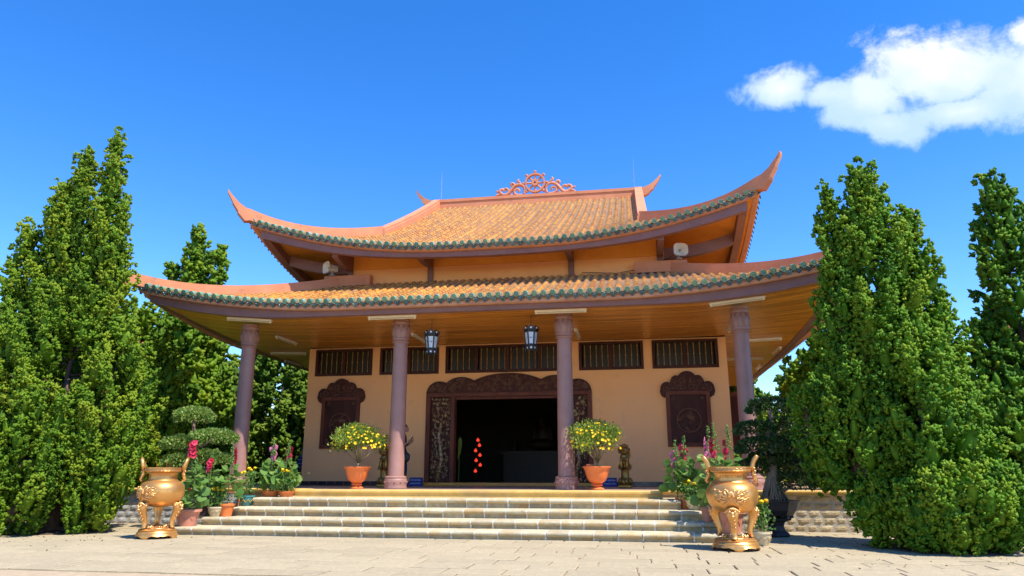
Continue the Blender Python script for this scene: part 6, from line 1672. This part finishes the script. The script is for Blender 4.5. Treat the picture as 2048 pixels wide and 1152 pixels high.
# soil beds round the two great trees, and leaves fallen on the paving
for x, y, r_ in ((-8.75, -7.1, 1.0), (8.75, -7.6, 1.05)):
    b = MB(); b.lathe([(r_ + .05, .0), (r_, .034), (r_ * .6, .05), (.01, .06)], 28, (x, y, 0), cap=False, lob=lambda a, z: 1 + .06 * math.sin(a * 5) + .04 * math.sin(a * 9 + 1))
    tag(b.build('soil_bed', M_soil), kind='structure')
g = np.random.default_rng(77); n = 420
cx = np.where(g.uniform(0, 1, n) < .5, -8.2, 8.4); P_ = np.stack([cx + g.normal(0, 2.0, n), -8.2 + g.normal(0, 1.3, n), np.full(n, .024)], 1); P_ = P_[(P_[:, 1] < -7.6) | (np.abs(P_[:, 0]) > 6.3)]; n = len(P_)
D = g.normal(0, 1, (n, 3)); D[:, 2] = np.abs(D[:, 2]) * .15
lo_ = leafobj('leaf_litter', [scatter(LFV, LFF, P_, D, g.uniform(.02, .05, n), g, g.uniform(0, 1, n))], leafmat('dry_leaf', (.16, .09, .03), (.26, .16, .05), (.12, .14, .03)), None)
tag(lo_, 'dry leaves and twigs fallen on the paving under the junipers', 'leaf litter', kind='stuff')

# clipped cloud-pruned trees
def pads(t, trunk_pts, rad, pl, mt, seed, leaf=.045, bark=M_bark, dens=1.0):
    g = np.random.default_rng(seed)
    b = MB(); b.tube(trunk_pts, rad, 9)
    tk = b.build('trunk', bark, t, smooth=True)
    for (cx, cy, cz, rx, rz) in pl:
        n = int(dens * 2400 * rx * rx / (leaf / .045) ** 2 / .36)
        a = g.uniform(0, 6.28, n); el = np.arcsin(g.uniform(-.45, 1, n)); q = g.uniform(.86, 1.04, n) * (1 + .06 * np.sin(a * 4 + cx) + .05 * np.sin(el * 6 + a * 3))
        d = np.stack([np.cos(a) * np.cos(el), np.sin(a) * np.cos(el), np.sin(el)], 1)
        P_ = np.array([cx, cy, cz]) + d * np.array([rx, rx, rz]) * q[:, None]
        D = d + g.normal(0, .45, (n, 3)) + np.array([0, 0, .2])
        leafobj('foliage_pad', [scatter(LFV, LFF, P_, D, g.uniform(.75, 1.3, n) * leaf * 1.5, g, np.clip(g.normal(.5, .3, n), 0, 1))], mt, t)
        # nearest point of the trunk carries the pad
        tp = min(trunk_pts, key=lambda p: (p[2] - (cz - rz * .8)) ** 2 + .2 * ((p[0] - cx) ** 2 + (p[1] - cy) ** 2))
        b = MB(); b.tube([tp, ((tp[0] + cx) / 2, (tp[1] + cy) / 2, (tp[2] + cz) / 2 - .08), (cx, cy, cz)], [.04, .03, .015], 6); b.build('branch', bark, tk, smooth=True)
t = empty('cloud_pruned_tree', (-6.45, -5.72, 0), 0, 'cloud-pruned tree with domed leafy pads behind the left flower pots', 'tree')
pads(t, [(0, 0, 0), (.05, 0, .6), (-.06, 0, 1.2), (.02, 0, 1.8), (-.02, 0, 2.4)], [.10, .085, .07, .05, .03],
     [(-.03, 0, 2.50, .42, .22), (.54, -.05, 2.0, .50, .20), (-.24, -.1, 1.86, .40, .20), (.34, .1, 1.58, .32, .16), (.72, 0, 1.50, .28, .15), (-.12, -.2, 1.46, .36, .18), (-.3, .1, 1.05, .34, .2), (.3, .1, 1.1, .34, .2)], M_box, 41, .042)
t = empty('bonsai_tree', (6.42, -5.72, 0.016), R(5), 'large bonsai with exposed roots in a dark footed iron bowl, right side', 'bonsai')
b = MB(); b.lathe([(.26, 0), (.29, .03), (.27, .06), (.20, .12), (.17, .20), (.20, .27), (.28, .31), (.34, .32), (.35, .35), (.30, .36), (.02, .362)], 6, a0=R(15)); st_ = b.build('stand', M_iron, t)
b = MB(); b.lathe([(.27, .385), (.34, .40), (.41, .50), (.44, .60), (.46, .66), (.49, .675), (.49, .69), (.45, .69), (.42, .62), (.02, .61)], 8, a0=R(22)); bowl = b.build('bowl', M_iron, t)
for k in range(6):
    a = k * math.pi / 3; b = MB(); b.box(-.05, .05, -.03, .03, .345, .40); b.xform(Matrix.Rotation(a, 4, 'Z') @ Matrix.Translation((.30, 0, 0))); b.build('foot', M_iron, bowl)
b = MB(); soil_disc(b, .43, .63); b.build('soil', M_soil, bowl)
g = np.random.default_rng(44)
for k in range(30):
    a = g.uniform(0, 6.28); q = g.uniform(.20, .34); m = g.uniform(.08, .14); b = MB()
    b.tube([(math.cos(a) * .05, math.sin(a) * .05, 1.22), (math.cos(a + .2) * m, math.sin(a + .2) * m, 1.02), (math.cos(a) * m * 1.5, math.sin(a) * m * 1.5, .86), (math.cos(a - .15) * q, math.sin(a - .15) * q, .62)], [.022, .022, .017, .011], 6); b.build('root', M_root, t, smooth=True)
pads(t, [(0, 0, .9), (.02, 0, 1.2), (.06, 0, 1.55), (.0, 0, 1.9), (.10, 0, 2.25), (.06, 0, 2.5)], [.13, .10, .075, .065, .05, .03],
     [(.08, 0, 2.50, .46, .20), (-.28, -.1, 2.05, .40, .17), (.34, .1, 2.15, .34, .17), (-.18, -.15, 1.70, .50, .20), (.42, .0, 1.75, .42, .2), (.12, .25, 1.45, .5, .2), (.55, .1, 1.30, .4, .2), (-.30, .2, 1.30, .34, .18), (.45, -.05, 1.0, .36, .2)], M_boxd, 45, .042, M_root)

# ================================================================== FAR BUILDINGS
def house(loc, rz, w, d, h, rh, label):
    t = empty('house', loc, rz, label, 'building', 'red-roofed outbuildings behind the trees')
    b = MB(); b.box(-w / 2, w / 2, -d / 2, d / 2, 0, h); wl_ = b.build('wall', M_wall, t)
    b = MB(); b.sections([[(x, -d / 2 - .6, h - .1), (x, 0, h + rh), (x, d / 2 + .6, h - .1), (x, d / 2 + .6, h + .05), (x, 0, h + rh + .18), (x, -d / 2 - .6, h + .05)] for x in (-w / 2 - .6, w / 2 + .6)]); rf = b.build('roof', mat('red_roof_tile', (.42, .12, .07), (.32, .09, .05), .8, 4, .4, 18), t)
    b = MB(); b.box(-w / 2 - .62, w / 2 + .62, -.14, .14, h + rh + .12, h + rh + .38); b.build('roof_ridge', M_ridge, rf)
    for k in range(4):
        x = -w / 2 + w * (k + .5) / 4; b = MB(); b.box(x - .5, x + .5, -d / 2 - .04, -d / 2 + .02, 1.0, 2.4); wd = b.build('window', M_woodr, wl_); b = MB(); b.box(x - .42, x + .42, -d / 2 - .05, -d / 2 - .041, 1.08, 2.32); b.build('pane', M_glass, wd)
house((23.2, 9.5, 0), R(-8), 9, 6, 4.2, 2.4, 'red-roofed building glimpsed behind the right-edge juniper')
house((-19.5, 3.5, 0), R(12), 8, 6, 4.0, 2.2, 'red-roofed building glimpsed at the far left edge')
house((-15.5, -0.6, 0), R(5), 4, 2.6, 2.1, .9, 'small low red-roofed shed behind the left junipers')


# carvings, relief dots, buds and leaves too small to pick apart
for o in bpy.data.objects:
    if o.parent is not None and o.name.split('.')[0] in ('crest_carving', 'buds', 'foliage', 'medallion_carving', 'relief_carving', 'corner_carving', 'rim_pattern', 'lotus_relief', 'leaf_carving', 'base_carving', 'pot_relief', 'pot_beads', 'lion_mask', 'limbs', 'lettering', 'inscription'):
        o['kind'] = 'stuff'
